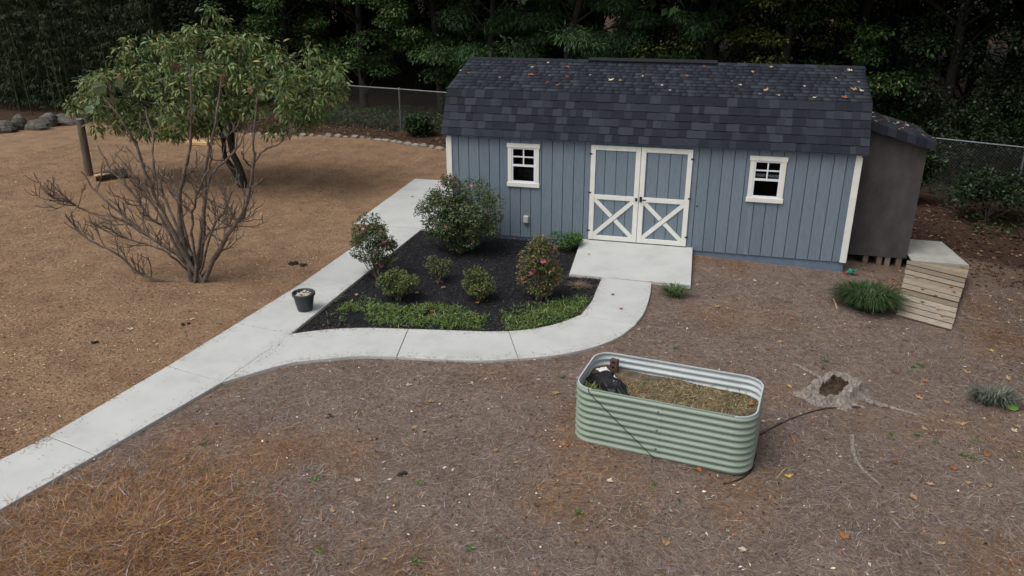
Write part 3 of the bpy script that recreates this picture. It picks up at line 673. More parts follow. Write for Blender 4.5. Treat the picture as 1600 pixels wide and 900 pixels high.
# ------------------------------------------------------------------ stump, root, hose
def stump():
    c = on_ground(1300, 618); root = thing('tree_stump', tuple(c), 'weathered grey tree stump with a hollow top and flared roots', 'stump')
    V = []; F = []; seg = 44; prof_ = [(1.5, -.02), (1.22, .03), (1.08, .09), (1.0, .16), (.96, .215), (.52, .20), (.44, .13), (.25, .09), (.02, .08)]
    for i, (r, z) in enumerate(prof_):
        for k in range(seg):
            a = 2*math.pi*k/seg; lobe = 1+(.36*max(0, math.cos(3.5*a+.6))**2+.10*math.sin(9*a+1))*(1-min(.8, max(0, z)/.22)) if i < 6 else 1
            jag = (-.075*max(0, math.cos(a-4.0))**8-.04*max(0, math.cos(a-5.4))**10+.03*max(0, math.cos(a-1.2))**3+.016*math.sin(5*a)+.012*math.sin(11*a+2)+.010*rng.normal()+.03*math.sin(a+.5)) if i in (4, 5) else 0
            r = r*(1+.08*math.sin(2*a+1)+.045*math.sin(7*a)+.03*math.sin(17*a+2)); V.append((c[0]+.225*r*lobe*math.cos(a)*1.15, c[1]+.225*r*lobe*math.sin(a)*.85, c[2]+(z*.7 if z > 0 else z)+jag))
    for i in range(len(prof_)-1):
        for k in range(seg): k2 = (k+1) % seg; F.append([i*seg+k, i*seg+k2, (i+1)*seg+k2, (i+1)*seg+k])
    mobj('trunk', V[:6*seg], [f for f in F if max(f) < 6*seg], M['stump'], root)
    mobj('hollow', V[5*seg:], [[i-5*seg for i in f] for f in F if min(f) >= 5*seg], M['rot'], root)
    for pts in ([(1288, 597), (1268, 585), (1245, 572), (1236, 570)], [(1310, 615), (1330, 632), (1352, 638)], [(1292, 618), (1270, 612), (1262, 606)], [(1316, 620), (1322, 632), (1324, 640)], [(1352, 630), (1390, 638), (1436, 650)]):
        g = [on_ground(*q) for q in pts]; n = len(g); P_ = [p+np.array([0, 0, .020*(1-i/(n-1))+.006]) for i, p in enumerate(g)]; P_ = spline(P_, 10)
        V_, F_ = tube_arrays([(P_, np.linspace(.036, .012, len(P_)))], 7); mobj('root', V_, F_, M['stump'], root, smooth_=True)
stump()
def ground_tube(name, pts, r, mat, label, cat, sides=6, lift=.006, taper=False):
    g = spline([on_ground(*q)+np.array([0, 0, lift]) for q in pts], 24); V, F = tube_arrays([(g, np.linspace(r, r*.4, len(g)) if taper else [r]*len(g))], sides)
    return tag(mobj(name, V, F, mat, origin=tuple(g[0]), smooth_=True), label, cat)
ground_tube('irrigation_hose', [(1186, 681), (1215, 665), (1245, 652), (1285, 640), (1330, 637), (1347, 637)], .010, M['rubber'], 'thin black hose on the straw between raised bed and stump', 'hose')
ground_tube('irrigation_hose', [(1180, 712), (1172, 738), (1150, 752), (1130, 757)], .008, M['rubber'], 'short black hose end curling round the raised bed corner', 'hose')
ground_tube('exposed_root', [(1331, 683), (1334, 708), (1342, 727), (1360, 745), (1378, 760)], .030, M['stump'], 'bare grey root lying in the pine straw below the stump', 'root', 7, .004, True)
ground_tube('thin_stick', [(1214, 748), (1220, 740), (1228, 732)], .007, M['cutwood'], 'short pale stick on the straw near the raised bed', 'stick', 5)
ground_tube('dry_twig', [(1412, 728), (1432, 742), (1442, 750)], .008, M['twig'], 'brown twig with a dry leaf on the open straw', 'twig', 5)
ground_tube('broken_stick', [(1302, 470), (1305, 477), (1308, 486)], .013, M['cutwood'], 'pale broken stick beside the dark grassy clump', 'stick', 5, .03)
ground_tube('plastic_strip', [(1206, 407), (1216, 408), (1226, 411)], .010, M['white'], 'thin white plastic strip on the ground below the shed window', 'strip', 5)
p = np.array([7.40, -.10, float(ground_z(7.4, -.1))])
gc = thing('garden_glove', tuple(p), 'crumpled green and red glove at the foot of the shed corner', 'glove')
blob_mesh('palm', p+np.array([.05, .03, .05]), (.07, .045, .05), M['green_plastic'], 3, .6, 3, 12, 8, .9, gc)
for k in range(4): 
    a = p+np.array([.06+.016*k, .0+.012*k, .085]); V, F = tube_arrays([([a, a+np.array([.02, -.03, .03]), a+np.array([.05, -.055, .02])], [.014, .013, .007])], 6); mobj('finger', V, F, M['green_plastic'], gc, smooth_=True)
blob_mesh('cuff', p+np.array([-.03, -.01, .025]), (.035, .03, .03), M['red_plastic'], 6, .5, 3, 10, 7, .9, gc)

# ------------------------------------------------------------------ flower pot
pc = np.array([*gp(477, 484), ZS]); pot = thing('flower_pot', tuple(pc), 'charcoal plastic flower pot filled with pale stones on the concrete path', 'flower pot')
MB().lathe([(0, .003), (.105, .003), (.112, .01), (.135, .12), (.158, .25), (.158, .252)], pc, 28).build('pot_body', M['pot'], pot, True)
MB().lathe([(.156, .245), (.172, .246), (.176, .255), (.176, .285), (.170, .292), (.160, .290), (.155, .255), (.15, .22)], pc, 28).build('rim', M['pot'], pot, True)
MB().lathe([(0, .235), (.154, .235)], pc, 24).build('soil', M['soil'], pot)
for i in range(34):
    a, r = rng.uniform(0, 6.28), .125*math.sqrt(rng.random()); s = rng.uniform(.016, .034)
    blob_mesh('stone', pc+np.array([r*math.cos(a), r*math.sin(a), .248+.01*rng.random()+.012*(1-r/.13)]), (s, s*.8, s*.6), M['pebble'], 100+i, .25, 2, 8, 5, 0, pot)

# ------------------------------------------------------------------ post, log, boards, rocks, clods
pb = on_ground(140, 274); ptp = at_y(124.5, 186, pb[1]+.02)
o = thing('wooden_post', tuple(pb), 'leaning weathered round wooden post standing in the wood chips', 'post')
V, F = tube_arrays([([pb-np.array([0, 0, .1]), pb*.5+ptp*.5, ptp], [.10, .095, .09])], 12); mobj('shaft', V, F, M['post'], o, smooth_=True)
V, F = tube_arrays([([ptp-np.array([0, 0, .002]), ptp+np.array([0, 0, .004])], [.089, .086])], 12); F = [list(map(int, f)) for f in F]+[[12+i for i in range(12)]]
mobj('cut_top', V, F, noise_mat('grey_end_grain', (.2, .19, .17), (.32, .3, .27), 20, .9, .2), o)
lg = on_ground(178, 280); o = thing('cut_log', tuple(lg), 'split pale log with bark lying beside the wooden post', 'log')
a, b_ = on_ground(150, 283)+np.array([0, 0, .10]), on_ground(200, 277)+np.array([0, 0, .11])
V, F = tube_arrays([(spline([a, (a+b_)/2+np.array([0, 0, .03]), b_], 8), [.09, .12, .13, .125, .12, .115, .11, .10, .10][:len(spline([a, a, b_], 8))] if False else np.linspace(.10, .12, len(spline([a, (a+b_)/2, b_], 8))))], 10); mobj('bark', V, F, M['bark'], o)
for e_, r_ in ((a, .098), (b_, .118)):
    V, F = tube_arrays([([e_-(b_-a)*.012, e_+(b_-a)*.012], [r_, r_])], 10); mobj('cut_face', V, [list(map(int, f)) for f in F]+[list(range(10))[::-1], list(range(10, 20))], M['cutwood'], o)
P_ = [a+np.array([.1, -.11, .05]), b_+np.array([-.15, -.11, .06])]; MB().beam(P_[0], P_[1], .12, .03, (0, -.4, .9)).build('split_face', M['cutwood'], o)
bb = on_ground(313, 226)
o = MB().box((bb[0]-.38, bb[1]-.18, bb[2]+.0), (bb[0]+.38, bb[1]+.18, bb[2]+.12)).build('cut_plank', M['cutwood'], origin=tuple(bb), bevel=.02); tag(o, 'pale sawn wood slab on the ground under the leafy tree', 'wood slab')
for i, (px, py, s, h) in enumerate([(12, 206, .42, .28), (31, 202, .36, .42), (55, 202, .46, .26), (78, 197, .44, .40), (104, 194, .62, .36), (128, 191, .46, .34), (147, 188, .40, .40), (-14, 209, .4, .3)]):
    p = on_ground(px, py); o = blob_mesh('border_rock', p+np.array([0, 0, h*.32]), (s*.85, s*.65, h*.8), M['stone'], 40+i, .46, 2.1, 12, 8, .5, None, tuple(p))
    tag(o, ['low flat grey rock', 'upright blocky grey rock', 'low split grey rock', 'rounded boulder', 'long wide grey boulder', 'mid sized grey boulder', 'dark upright rock', 'low pale rock'][i]+' in the border below the bamboo', 'rock', 'rocks bordering the bamboo')
prevx = None
sx = np.concatenate([np.arange(-9.6, -1.9, .29)])
for i, x in enumerate(sx):
    y = float(edge_y(x))+rng.normal(0, .04); z = float(ground_z(x, y)); s = rng.uniform(.08, .16); h = rng.uniform(.035, .075)
    o = blob_mesh('edging_stone', np.array([x, y, z+h*.4]), (s, s*.6, h), M['palestone'], 70+i, .35, 2, 10, 6, .5, None, (x, y, z))
    tag(o, 'small pale stone in the low edging row before the chain link fence', 'stone', 'pale edging stones along the wood chip yard')
for px, py, s, lab in [(460, 413, .085, 'dark clump of earth on the wood chips beside the path'), (472, 415, .06, 'small dark clod next to the larger earth clump'), (146, 536, .05, 'flat dark clod alone on the open wood chips'), (291, 507, .045, 'dark clod on the wood chips left of the path bend'), (633, 742, .055, 'dark rotted clump with pale chips in the pine straw'), (516, 650, .035, 'round black cone in the pine straw')]:
    p = on_ground(px, py); g_ = thing('dirt_clod', tuple(p), lab, 'clod')
    for k in range(4): d = rng.normal(0, s*.5, 2); blob_mesh('lump', p+np.array([d[0], d[1], s*.18]), (s*.6, s*.45, s*.38), M['clod'], 200+k, .6, 3, 9, 6, .6, g_)

# ------------------------------------------------------------------ chain link fence
FX = lambda x: 10.0-.215*(x+5.16)
def fence():
    xs = [-22.2, -18.8, -15.4, -12.0, -8.6, -5.16, -1.75, 1.65, 5.05, 8.45, 11.85, 15.25]; H = 1.33
    r = thing('chain_link_fence', (-5.16, 10., -.06), 'galvanised chain link fence in front of the dark woods', 'fence')
    tops = []
    for x in xs:
        y = FX(x); g_ = float(ground_z(x, y)); V, F = tube_arrays([([(x, y, g_-.1), (x, y, g_+H-.02)], [.03, .03])], 8); po = mobj('post', V, F, M['steel'], r, smooth_=True)
        V, F = tube_arrays([([(x, y, g_+H-.03), (x, y, g_+H+.03), (x, y, g_+H+.055)], [.036, .036, .006])], 8); mobj('post_cap', V, F, M['steel'], po, smooth_=True); tops.append((x, y, g_+H))
    for a, b_ in zip(tops, tops[1:]):
        V, F = tube_arrays([([a, b_], [.022, .022])], 8); mobj('top_rail', V, F, M['steel'], r, smooth_=True)
    P0, P1 = [], []; st = .075
    for x in np.arange(xs[0], xs[-1], st):
        for s in (1, -1):
            x1 = x+s*H*.95
            if xs[0] < x1 < xs[-1]: P0.append((x, FX(x)-.03-.004*s, float(ground_z(x, FX(x)))+.02)); P1.append((x1, FX(x1)-.03-.004*s, float(ground_z(x1, FX(x1)))+H-.02))
    V, F = tube_arrays([(np.array([a, b_]), [.0021, .0021]) for a, b_ in zip(P0, P1)], 3); tag(mobj('wire_mesh', V, F, M['wire'], r), kind='stuff')
fence()

# ------------------------------------------------------------------ near trees
def twigs_from(P, R, nt, L, up=.5, lev=1):
    """side twigs off a polyline"""
    out = []
    for _ in range(nt):
        i = rng.uniform(.3, .98)*(len(P)-1); k = int(i); p = P[k]*(1-i+k)+P[min(k+1, len(P)-1)]*(i-k); t_ = unit(P[min(k+1, len(P)-1)]-P[max(k-1, 0)])
        d = unit(t_*.6+rand_dirs(1)[0]*.9+np.array([0, 0, up])); l = L*rng.uniform(.5, 1.2); q1 = p+d*l*.5; q2 = q1+unit(d+np.array([0, 0, .5])+rand_dirs(1)[0]*.3)*l*.5
        r0 = min(.013, max(.007, R[min(k, len(R)-1)]*.55)); Q = spline([p, q1, q2], 6); out.append((Q, np.linspace(r0, .005, len(Q))))
    return out
def fig_tree():
    b0 = on_ground(308, 440); root = thing('bare_fig_tree', tuple(b0), 'many stemmed fig shrub with mostly bare grey branches and few large leaves', 'tree')
    stems = [([(306,438),(290,400),(262,345),(235,290),(207,215),(180,175),(160,150)], -.3, .045), ([(295,438),(257,445),(217,425),(183,397),(143,377),(100,347)], -.7, .032), ([(304,432),(280,400),(230,367),(193,337),(150,300),(127,268)], -.2, .036),
      ([(280,400),(193,345),(140,332),(110,317),(77,313)], -.5, .026), ([(300,425),(283,370),(237,343),(213,310),(177,270),(153,228)], .4, .034), ([(304,425),(290,370),(280,310),(263,280),(223,257),(197,230)], .7, .034),
      ([(308,436),(293,403),(280,337),(281,303),(293,253),(298,210),(300,150),(296,100)], 0., .050), ([(312,436),(317,370),(320,303),(320,270),(333,203),(340,165),(346,120)], .4, .045), ([(314,436),(350,377),(377,337),(390,303),(395,257),(396,222),(402,150)], -.2, .046),
      ([(395,257),(412,235),(438,222),(440,200)], .1, .02), ([(394,262),(382,250),(378,236)], -.2, .016), ([(312,430),(333,357),(350,330),(362,300)], -.6, .024), ([(312,420),(323,367),(370,350),(388,326)], .2, .026),
      ([(306,420),(317,330),(327,280),(350,253),(370,233),(384,208)], .5, .030), ([(300,420),(250,337),(225,300),(200,262),(180,240)], .1, .030), ([(302,430),(262,395),(205,375),(160,352)], -.9, .022), ([(312,428),(345,392),(352,350),(356,322)], .9, .024), ([(308,420),(300,350),(310,300),(330,250),(325,215)], -.8, .026), ([(300,400),(265,330),(240,260),(238,215),(228,170)], .8, .03)]
    lines = []; tw = []; tips = []
    for si, (pts, dy, r) in enumerate(stems):
        n = len(pts); P = np.array([at_y(px, py, b0[1]+dy*(i/(n-1))) for i, (px, py) in enumerate(pts)]); P[:, 2] = np.maximum(P[:, 2], float(ground_z(P[0, 0], P[0, 1]))+.01)
        if si not in (9, 10): P[0] = b0+np.array([rng.normal(0, .06), rng.normal(0, .06), -.02]) if pts[0][1] > 415 else P[0]
        Q = spline(P, 22); Q[1:-1] += rng.normal(0, .008, Q[1:-1].shape); R = np.linspace(r*.9, .012, len(Q)); lines.append((Q, R)); tips.append(Q[-1])
        t1 = [q for q in twigs_from(Q, R, 15, .46, .40) if q[0][0][2] < 1.55 or rng.random() < .18]; tw += t1
        for Q1, R1 in t1: tw += twigs_from(Q1, R1, 3, .22, .5)
    for li in lines:
        V, F = tube_arrays([li], 8); mobj('stem', V, F, M['twig'], root, smooth_=True)
    V, F = tube_arrays(tw, 5); tag(mobj('twigs', V, F, M['twig'], root), kind='stuff')
    # big lobed leaves near the tops
    ang = np.array([0, 22, 38, 62, 80, 105, 140, 180, 220, 255, 280, 298, 322, 338]); rr_ = np.array([1., .84, .9, .62, .80, .66, .55, .30, .55, .66, .80, .62, .9, .84])
    shape = np.stack([rr_*np.cos(np.radians(ang))+.25, rr_*np.sin(np.radians(ang)), -.42*rr_**2*np.abs(np.sin(np.radians(ang)*1.5+.4))], -1)
    spots = [(150,150),(160,135),(143,165),(168,152),(150,160),(138,163),(178,128),(190,118),(296,95),(285,88),(305,90),(290,105),(270,105),(312,88),(346,115),(335,125),(352,122),(400,145),(412,150),(404,128),(392,140),(322,108),(300,112),(228,168),(238,180),(365,140),(376,152),(442,195),(335,160),(256,112)]
    for px, py in spots[:8]+spots[8:26:2]:
        c = at_y(px+rng.normal(0, 3), py+rng.normal(0, 3), b0[1]+rng.uniform(-.35, .35)); s = rng.uniform(.10, .15) if px < 200 else rng.uniform(.07, .11); d = unit(rand_dirs(1)[0]*np.array([1, 1, .4])+np.array([0, -.2, -.25])); nn = unit(np.array([0, -.5, .7])+rand_dirs(1)[0]*.9); sd = unit(np.cross(nn, d)); nn = np.cross(d, sd)
        V = [c]+[c+s*(q[0]*d+q[1]*sd+q[2]*nn) for q in shape]; F = [[0, i, i % 14+1] for i in range(1, 15)]
        cc = ([(.11, .145, .07), (.17, .205, .10), (.09, .13, .05)] if px < 200 and rng.random() < .7 else [(.09, .12, .05), (.10, .052, .022), (.12, .075, .032)])[rng.integers(0, 3)]
        mobj('fig_leaf', V, F, M['leaf'], root, col=np.tile(np.array(cc)*rng.uniform(.8, 1.1), (14, 1)))
fig_tree()
def leafy_tree():
    b0 = on_ground(381, 293); root = thing('leafy_tree', tuple(b0), 'small spreading tree with drooping narrow green leaves behind the bare fig', 'tree')
    Y0 = b0[1]; lines = []
    for pts, dy, r in (([(378,292),(368,270),(351,243),(348,208),(320,160),(262,110),(215,80)], .3, .085), ([(382,292),(373,260),(363,237),(359,203),(380,150),(420,110),(470,85)], -.2, .10), ([(363,237),(362,190),(345,130),(325,60)], .1, .06), ([(359,200),(400,165),(460,150),(510,130)], .5, .05), ([(348,205),(300,180),(230,160),(175,150)], -.4, .05), ([(351,230),(330,170),(290,140),(250,150)], -.9, .045), ([(362,200),(390,140),(400,90)], .9, .05)):
        P = np.array([at_y(px, py, Y0+dy*i/(len(pts)-1)*1.6) for i, (px, py) in enumerate(pts)]); Q = spline(P, 20); lines.append((Q, np.linspace(r, .014, len(Q))))
    for li in lines[:2]:
        V, F = tube_arrays([li], 10); mobj('trunk', V, F, M['darkbark'], root, smooth_=True)
    V, F = tube_arrays(lines[2:]+sum([twigs_from(Q, R, 12, .7, .2) for Q, R in lines], []), 5); mobj('limbs', V, F, M['darkbark'], root, smooth_=True)
    poly = [(140,165),(150,122),(186,90),(212,40),(232,66),(262,58),(296,40),(312,12),(330,10),(350,55),(400,52),(432,78),(470,50),(490,62),(515,90),(540,130),(522,165),(497,192),(470,198),(452,222),(425,204),(380,198),(330,205),(280,214),(230,208),(180,206),(155,190)]
    PW = [(float(at_y(px, py, Y0)[0]), float(at_y(px, py, Y0)[2])) for px, py in poly]; xs, zs = zip(*PW)
    bl = []
    while len(bl) < 430:
        x, z = rng.uniform(min(xs), max(xs)), rng.uniform(min(zs), max(zs))
        if not in_poly(np.array([x]), np.array([z]), PW)[0]: continue
        if float(fbm(np.array([x]), np.array([z]), 0.7, 88)[0]) < .43: continue
        dm = min(math.hypot(x-(a[0]*(1-t)+b_[0]*t), z-(a[1]*(1-t)+b_[1]*t)) for a, b_ in zip(PW, PW[1:]+PW[:1]) for t in (0, .25, .5, .75))
        dep = min(1.7, .35+dm*1.9); r = rng.uniform(.12, .31)
        bl.append(((x, Y0+rng.uniform(-1, 1)*dep, z), (r, r, r*.8)))
    P, D = blob_leaves(bl, 40, .2, .65); n = len(P); V, F = leaf_arrays(P, D, ups(n, .8), rng.uniform(.11, .19, n), rng.uniform(.034, .05, n), .18, True)
    c = tints(n, [(.075, .122, .035), (.12, .178, .055), (.17, .225, .095), (.23, .225, .07), (.2, .13, .035)], [4, 5, 3.5, 1.4, .3], .25)
    mobj('crown', V, F, M['leaf'], root, col=np.concatenate([c, c]))
leafy_tree()

# ------------------------------------------------------------------ shrubs and plants
def shrub(name, label, c, rx, ry, z0, z1, nb, per, L, Wd, cols, wts, br=(.09, .16), flowers=0, stems=9, lean=(0, 0), group=None, cat='shrub', shell=.4, droop=.1, xmin=None):
    c = np.array([c[0], c[1], float(ground_z(c[0], c[1]))+.02]); root = thing(name, tuple(c), label, cat, group)
    bl = []
    cz, hz = (z0+z1)/2, (z1-z0)/2
    while len(bl) < nb:
        d = rng.uniform(-1, 1, 3)
        if d@d > 1: continue
        r = rng.uniform(*br); p = c+np.array([d[0]*(rx-r*.6), d[1]*(ry-r*.6), 0])+np.array([lean[0], lean[1], 0])*(cz+d[2]*hz)/max(z1, .1); p[2] = cz+d[2]*(hz-r*.5); bl.append((p, (r, r, r*.85)))
    P, D = blob_leaves(bl, per, shell, droop); n = len(P); P[:, 2] = np.maximum(P[:, 2], c[2]+.01)
    V, F = leaf_arrays(P, D, ups(n, .8), rng.uniform(.7, 1.2, n)*L, rng.uniform(.8, 1.15, n)*Wd, .15); mobj('foliage', V, F, M['leaf'], root, col=tints(n, cols, wts, .25))
    lines = []
    for k in range(stems):
        q = bl[rng.integers(0, nb)][0]; b0 = c+np.array([rng.normal(0, .04), rng.normal(0, .04), -.03]); Q = spline([b0, b0*.45+q*.55+np.array([rng.normal(0, .03), rng.normal(0, .03), -.05]), q], 8); lines.append((Q, np.linspace(.014, .004, len(Q))))
    V, F = tube_arrays(lines, 5); mobj('stems', V, F, M['twig'], root)
    for k in range(flowers):
        q, r = bl[rng.integers(0, nb)]; d = unit(np.array([rng.normal(0, .6), -abs(rng.normal(.8, .3)), rng.normal(.4, .5)])); p = np.array(q)+d*np.array(r)*1.02
        a = unit(np.cross(d, np.array([.3, .1, 1.]))); b_ = np.cross(d, a); V = []; F = []
        for i in range(5):
            an = 2*math.pi*i/5; e_ = a*math.cos(an)+b_*math.sin(an); s_ = -a*math.sin(an)+b_*math.cos(an); m_ = len(V)
            V += [p, p+e_*.020+s_*.014+d*.010, p+e_*.036+d*.004, p+e_*.020-s_*.014+d*.010]; F.append([m_, m_+1, m_+2, m_+3])
        mobj('flower', V, F, M['petal'], root)
    return root
AZ = [(.05, .078, .03), (.08, .118, .045), (.125, .16, .07), (.13, .115, .045), (.18, .09, .05)]
shrub('camellia_shrub', 'large rounded dark green shrub with pink flowers at the shed corner', (.52, -.95), .86, .70, .0, 1.42, 120, 120, .055, .027, AZ, [5, 5, 3, .6, .2], (.11, .21), 11, 12)
shrub('azalea_shrub', 'tall loose shrub with pink flowers leaning over the straight path', (-.40, -2.62), .44, .36, .02, 1.06, 58, 80, .050, .025, AZ, [3, 4, 3, 1, .5], (.07, .14), 7, 9, (-.12, .05))
shrub('azalea_shrub', 'upright narrow shrub with reddish new leaves and pink flowers near the door slab', (2.47, -2.88), .38, .30, -.02, 1.02, 60, 90, .048, .024, [(.075, .10, .035), (.125, .145, .05), (.20, .195, .07), (.25, .11, .07)], [3, 4, 3, 2], (.07, .14), 8, 8)
shrub('low_shrub', 'low rounded olive shrub at the front left of the mulch bed beside the weeds', (.30, -3.42), .34, .30, -.04, .45, 38, 100, .040, .020, [(.065, .10, .03), (.11, .145, .045), (.17, .185, .065), (.14, .10, .04)], [4, 4, 2, .6], (.07, .12), 0, 8)
shrub('low_shrub', 'compact round olive shrub in the middle of the black mulch', (1.50, -3.08), .30, .27, -.04, .46, 36, 100, .040, .020, [(.065, .095, .03), (.11, .14, .045), (.18, .185, .065)], [4, 4, 2], (.07, .11), 0, 8)
shrub('low_shrub', 'sparse twiggy little shrub in the mulch before the large one', (.64, -2.52), .26, .22, .02, .44, 26, 45, .036, .018, [(.06, .085, .03), (.10, .12, .04), (.16, .15, .06)], [4, 4, 2], (.06, .10), 0, 16)
shrub('fern_clump', 'bright green feathery clump against the shed wall beside the door', (2.40, -.38), .33, .26, .0, .30, 26, 80, .05, .018, [(.05, .11, .03), (.08, .16, .045), (.11, .2, .06)], [3, 4, 2], (.06, .11), 0, 5, cat='plant')
def blade_clump(name, label, c, rx, ry, n, L, cols, wts, w=.008, rot=0., rise=1., cat='plant'):
    c = np.array([c[0], c[1], float(ground_z(c[0], c[1]))]); root = thing(name, tuple(c), label, cat); a = rng.uniform(0, 6.28, n); r = np.sqrt(rng.random(n)); x = rx*.55*r*np.cos(a); y = ry*.55*r*np.sin(a); cr, sr = math.cos(rot), math.sin(rot)
    P = np.stack([c[0]+cr*x-sr*y, c[1]+sr*x+cr*y, np.full(n, c[2]-.01)], -1); o = rng.normal(0, .22, (n, 3))+np.stack([np.cos(a)*cr-np.sin(a)*sr, np.cos(a)*sr+np.sin(a)*cr, np.zeros(n)], -1)*(.25+.6*r[:, None])+rand_dirs(n)*.3; o[:, 2] = 0
    l = rng.uniform(.6, 1.15, n)[:, None]*L; U = np.array([0, 0, 1.]); S_ = unit(np.cross(o+1e-6, U)); pts = [P, P+U*l*.42*rise+o*l*.22, P+U*l*.60*rise+o*l*.60, P+U*l*.48*rise+o*l*1.0]; V = []
    for k, (q, ww) in enumerate(zip(pts, (w*.8, w, w*.8, w*.15))): V += [q+S_*ww/2, q-S_*ww/2]
    V = np.stack(V, 1).reshape(-1, 3); F = np.concatenate([np.arange(n)[:, None]*8+np.array([[2*k, 2*k+2, 2*k+3, 2*k+1]]) for k in range(3)]); cc = tints(n, cols, wts); tag(mobj('blades', V, F, M['leaf'], root, col=np.concatenate([cc]*3)), kind='stuff'); return root
LG = [(.022, .052, .018), (.035, .078, .025), (.055, .105, .035), (.16, .15, .06)]
q1, q2 = on_ground(1336, 474), on_ground(1372, 490)
blade_clump('monkey_grass', 'dark green grassy clump beside the plank ramp', ((q1[0]+q2[0])/2, (q1[1]+q2[1])/2+.05), .50, .42, 2600, .38, [(.024, .05, .018), (.042, .08, .027), (.075, .12, .042), (.17, .17, .07)], [4, 4, 2.5, .4], .012, rad(-28), 1.2)
q = on_ground(1052, 464); blade_clump('monkey_grass', 'small tuft of green grass beside the concrete door slab', (q[0], q[1]+.05), .17, .15, 300, .27, [(.04, .08, .025), (.07, .12, .035), (.12, .16, .06)], [3, 4, 2], .010, 0, .9)
q = on_ground(905, 448); blade_clump('dry_grass_tuft', 'dry tan grass tuft in the mulch near the door slab', (q[0], q[1]), .2, .12, 130, .2, [(.3, .22, .13), (.22, .16, .1)], [1, 1], .006, 0, .5)
q = on_ground(1548, 632); blade_clump('lavender_plant', 'grey green lavender plant in the pine straw', (q[0]+.03, q[1]+.05), .38, .24, 380, .24, [(.11, .135, .105), (.17, .195, .16), (.09, .10, .075), (.2, .16, .11)], [3, 3, 2, 1], .010, 0, 1.2)
q = on_ground(1580, 640); s_ = .07
V = [q+np.array([s_*1.1*math.cos(a), s_*.8*math.sin(a), .05+.03*math.sin(a)]) for a in np.linspace(0, 6.28, 10)[:-1]]
root = thing('leafy_seedling', tuple(q), 'single bright green round leaf beside the lavender plant', 'plant'); mobj('leaf_blade', V, [list(range(9))], M['leaf'], root, col=np.array([[.16, .32, .06]])); V, F = tube_arrays([([q-np.array([0, 0, .01]), q+np.array([0, 0, .05])], [.004, .003])], 5); mobj('stalk', V, F, M['leaf'], root, col=np.tile([.1, .2, .04], (5, 1)))

# weeds along the front of the mulch bed: nobody could count them
def weed_cover():
    polys = [[gp(*q) for q in pl] for pl in ([(575,488),(590,474),(640,478),(690,474),(730,478),(757,492),(752,514),(700,514),(640,512),(578,509)], [(778,506),(790,486),(830,478),(870,474),(905,460),(926,462),(920,482),(905,490),(872,503),(834,511),(797,515)], [(508,498),(530,462),(562,455),(575,470),(560,490),(530,502)])]
    Ps = []; 
    for k, pl in enumerate(polys):
        A = np.array(pl); n = [9000, 7200, 3600][k]; xy = rng.uniform(A.min(0)-.15, A.max(0)+.15, (n, 2)); xy = xy[in_poly(xy[:, 0]+.5*(fbm(xy[:, 0], xy[:, 1], .5, 61)-.5)+rng.normal(0, .05, n), xy[:, 1]+.5*(fbm(xy[:, 0], xy[:, 1], .5, 66)-.5)+rng.normal(0, .05, n), pl) & ~in_poly(xy[:, 0], xy[:, 1], [tuple(p) for p in inner]+[tuple(p) for p in outer[::-1]])]; xy = xy[fbm(xy[:, 0], xy[:, 1], .35, 31) > (.34 if k < 2 else .44)]; Ps.append(xy)
    xy = np.concatenate(Ps); n = len(xy); h = (.005+.16*np.maximum(0, fbm(xy[:, 0], xy[:, 1], .3, 8)-.25))*rng.random(n); P = np.stack([xy[:, 0], xy[:, 1], ground_z(xy[:, 0], xy[:, 1])+h], -1)
    D = rand_dirs(n)*np.array([1, 1, .5])+np.array([0, 0, .45]); V, F = leaf_arrays(P, D, ups(n), rng.uniform(.04, .11, n), rng.uniform(.007, .015, n), .15)
    tag(mobj('weed_cover', V, F, M['leaf'], col=tints(n, [(.075, .135, .03), (.115, .19, .045), (.17, .245, .065), (.24, .22, .09)], [4, 4, 2.5, 1])), 'low green weeds spreading along the front of the mulch bed', 'weeds', kind='stuff')
weed_cover()

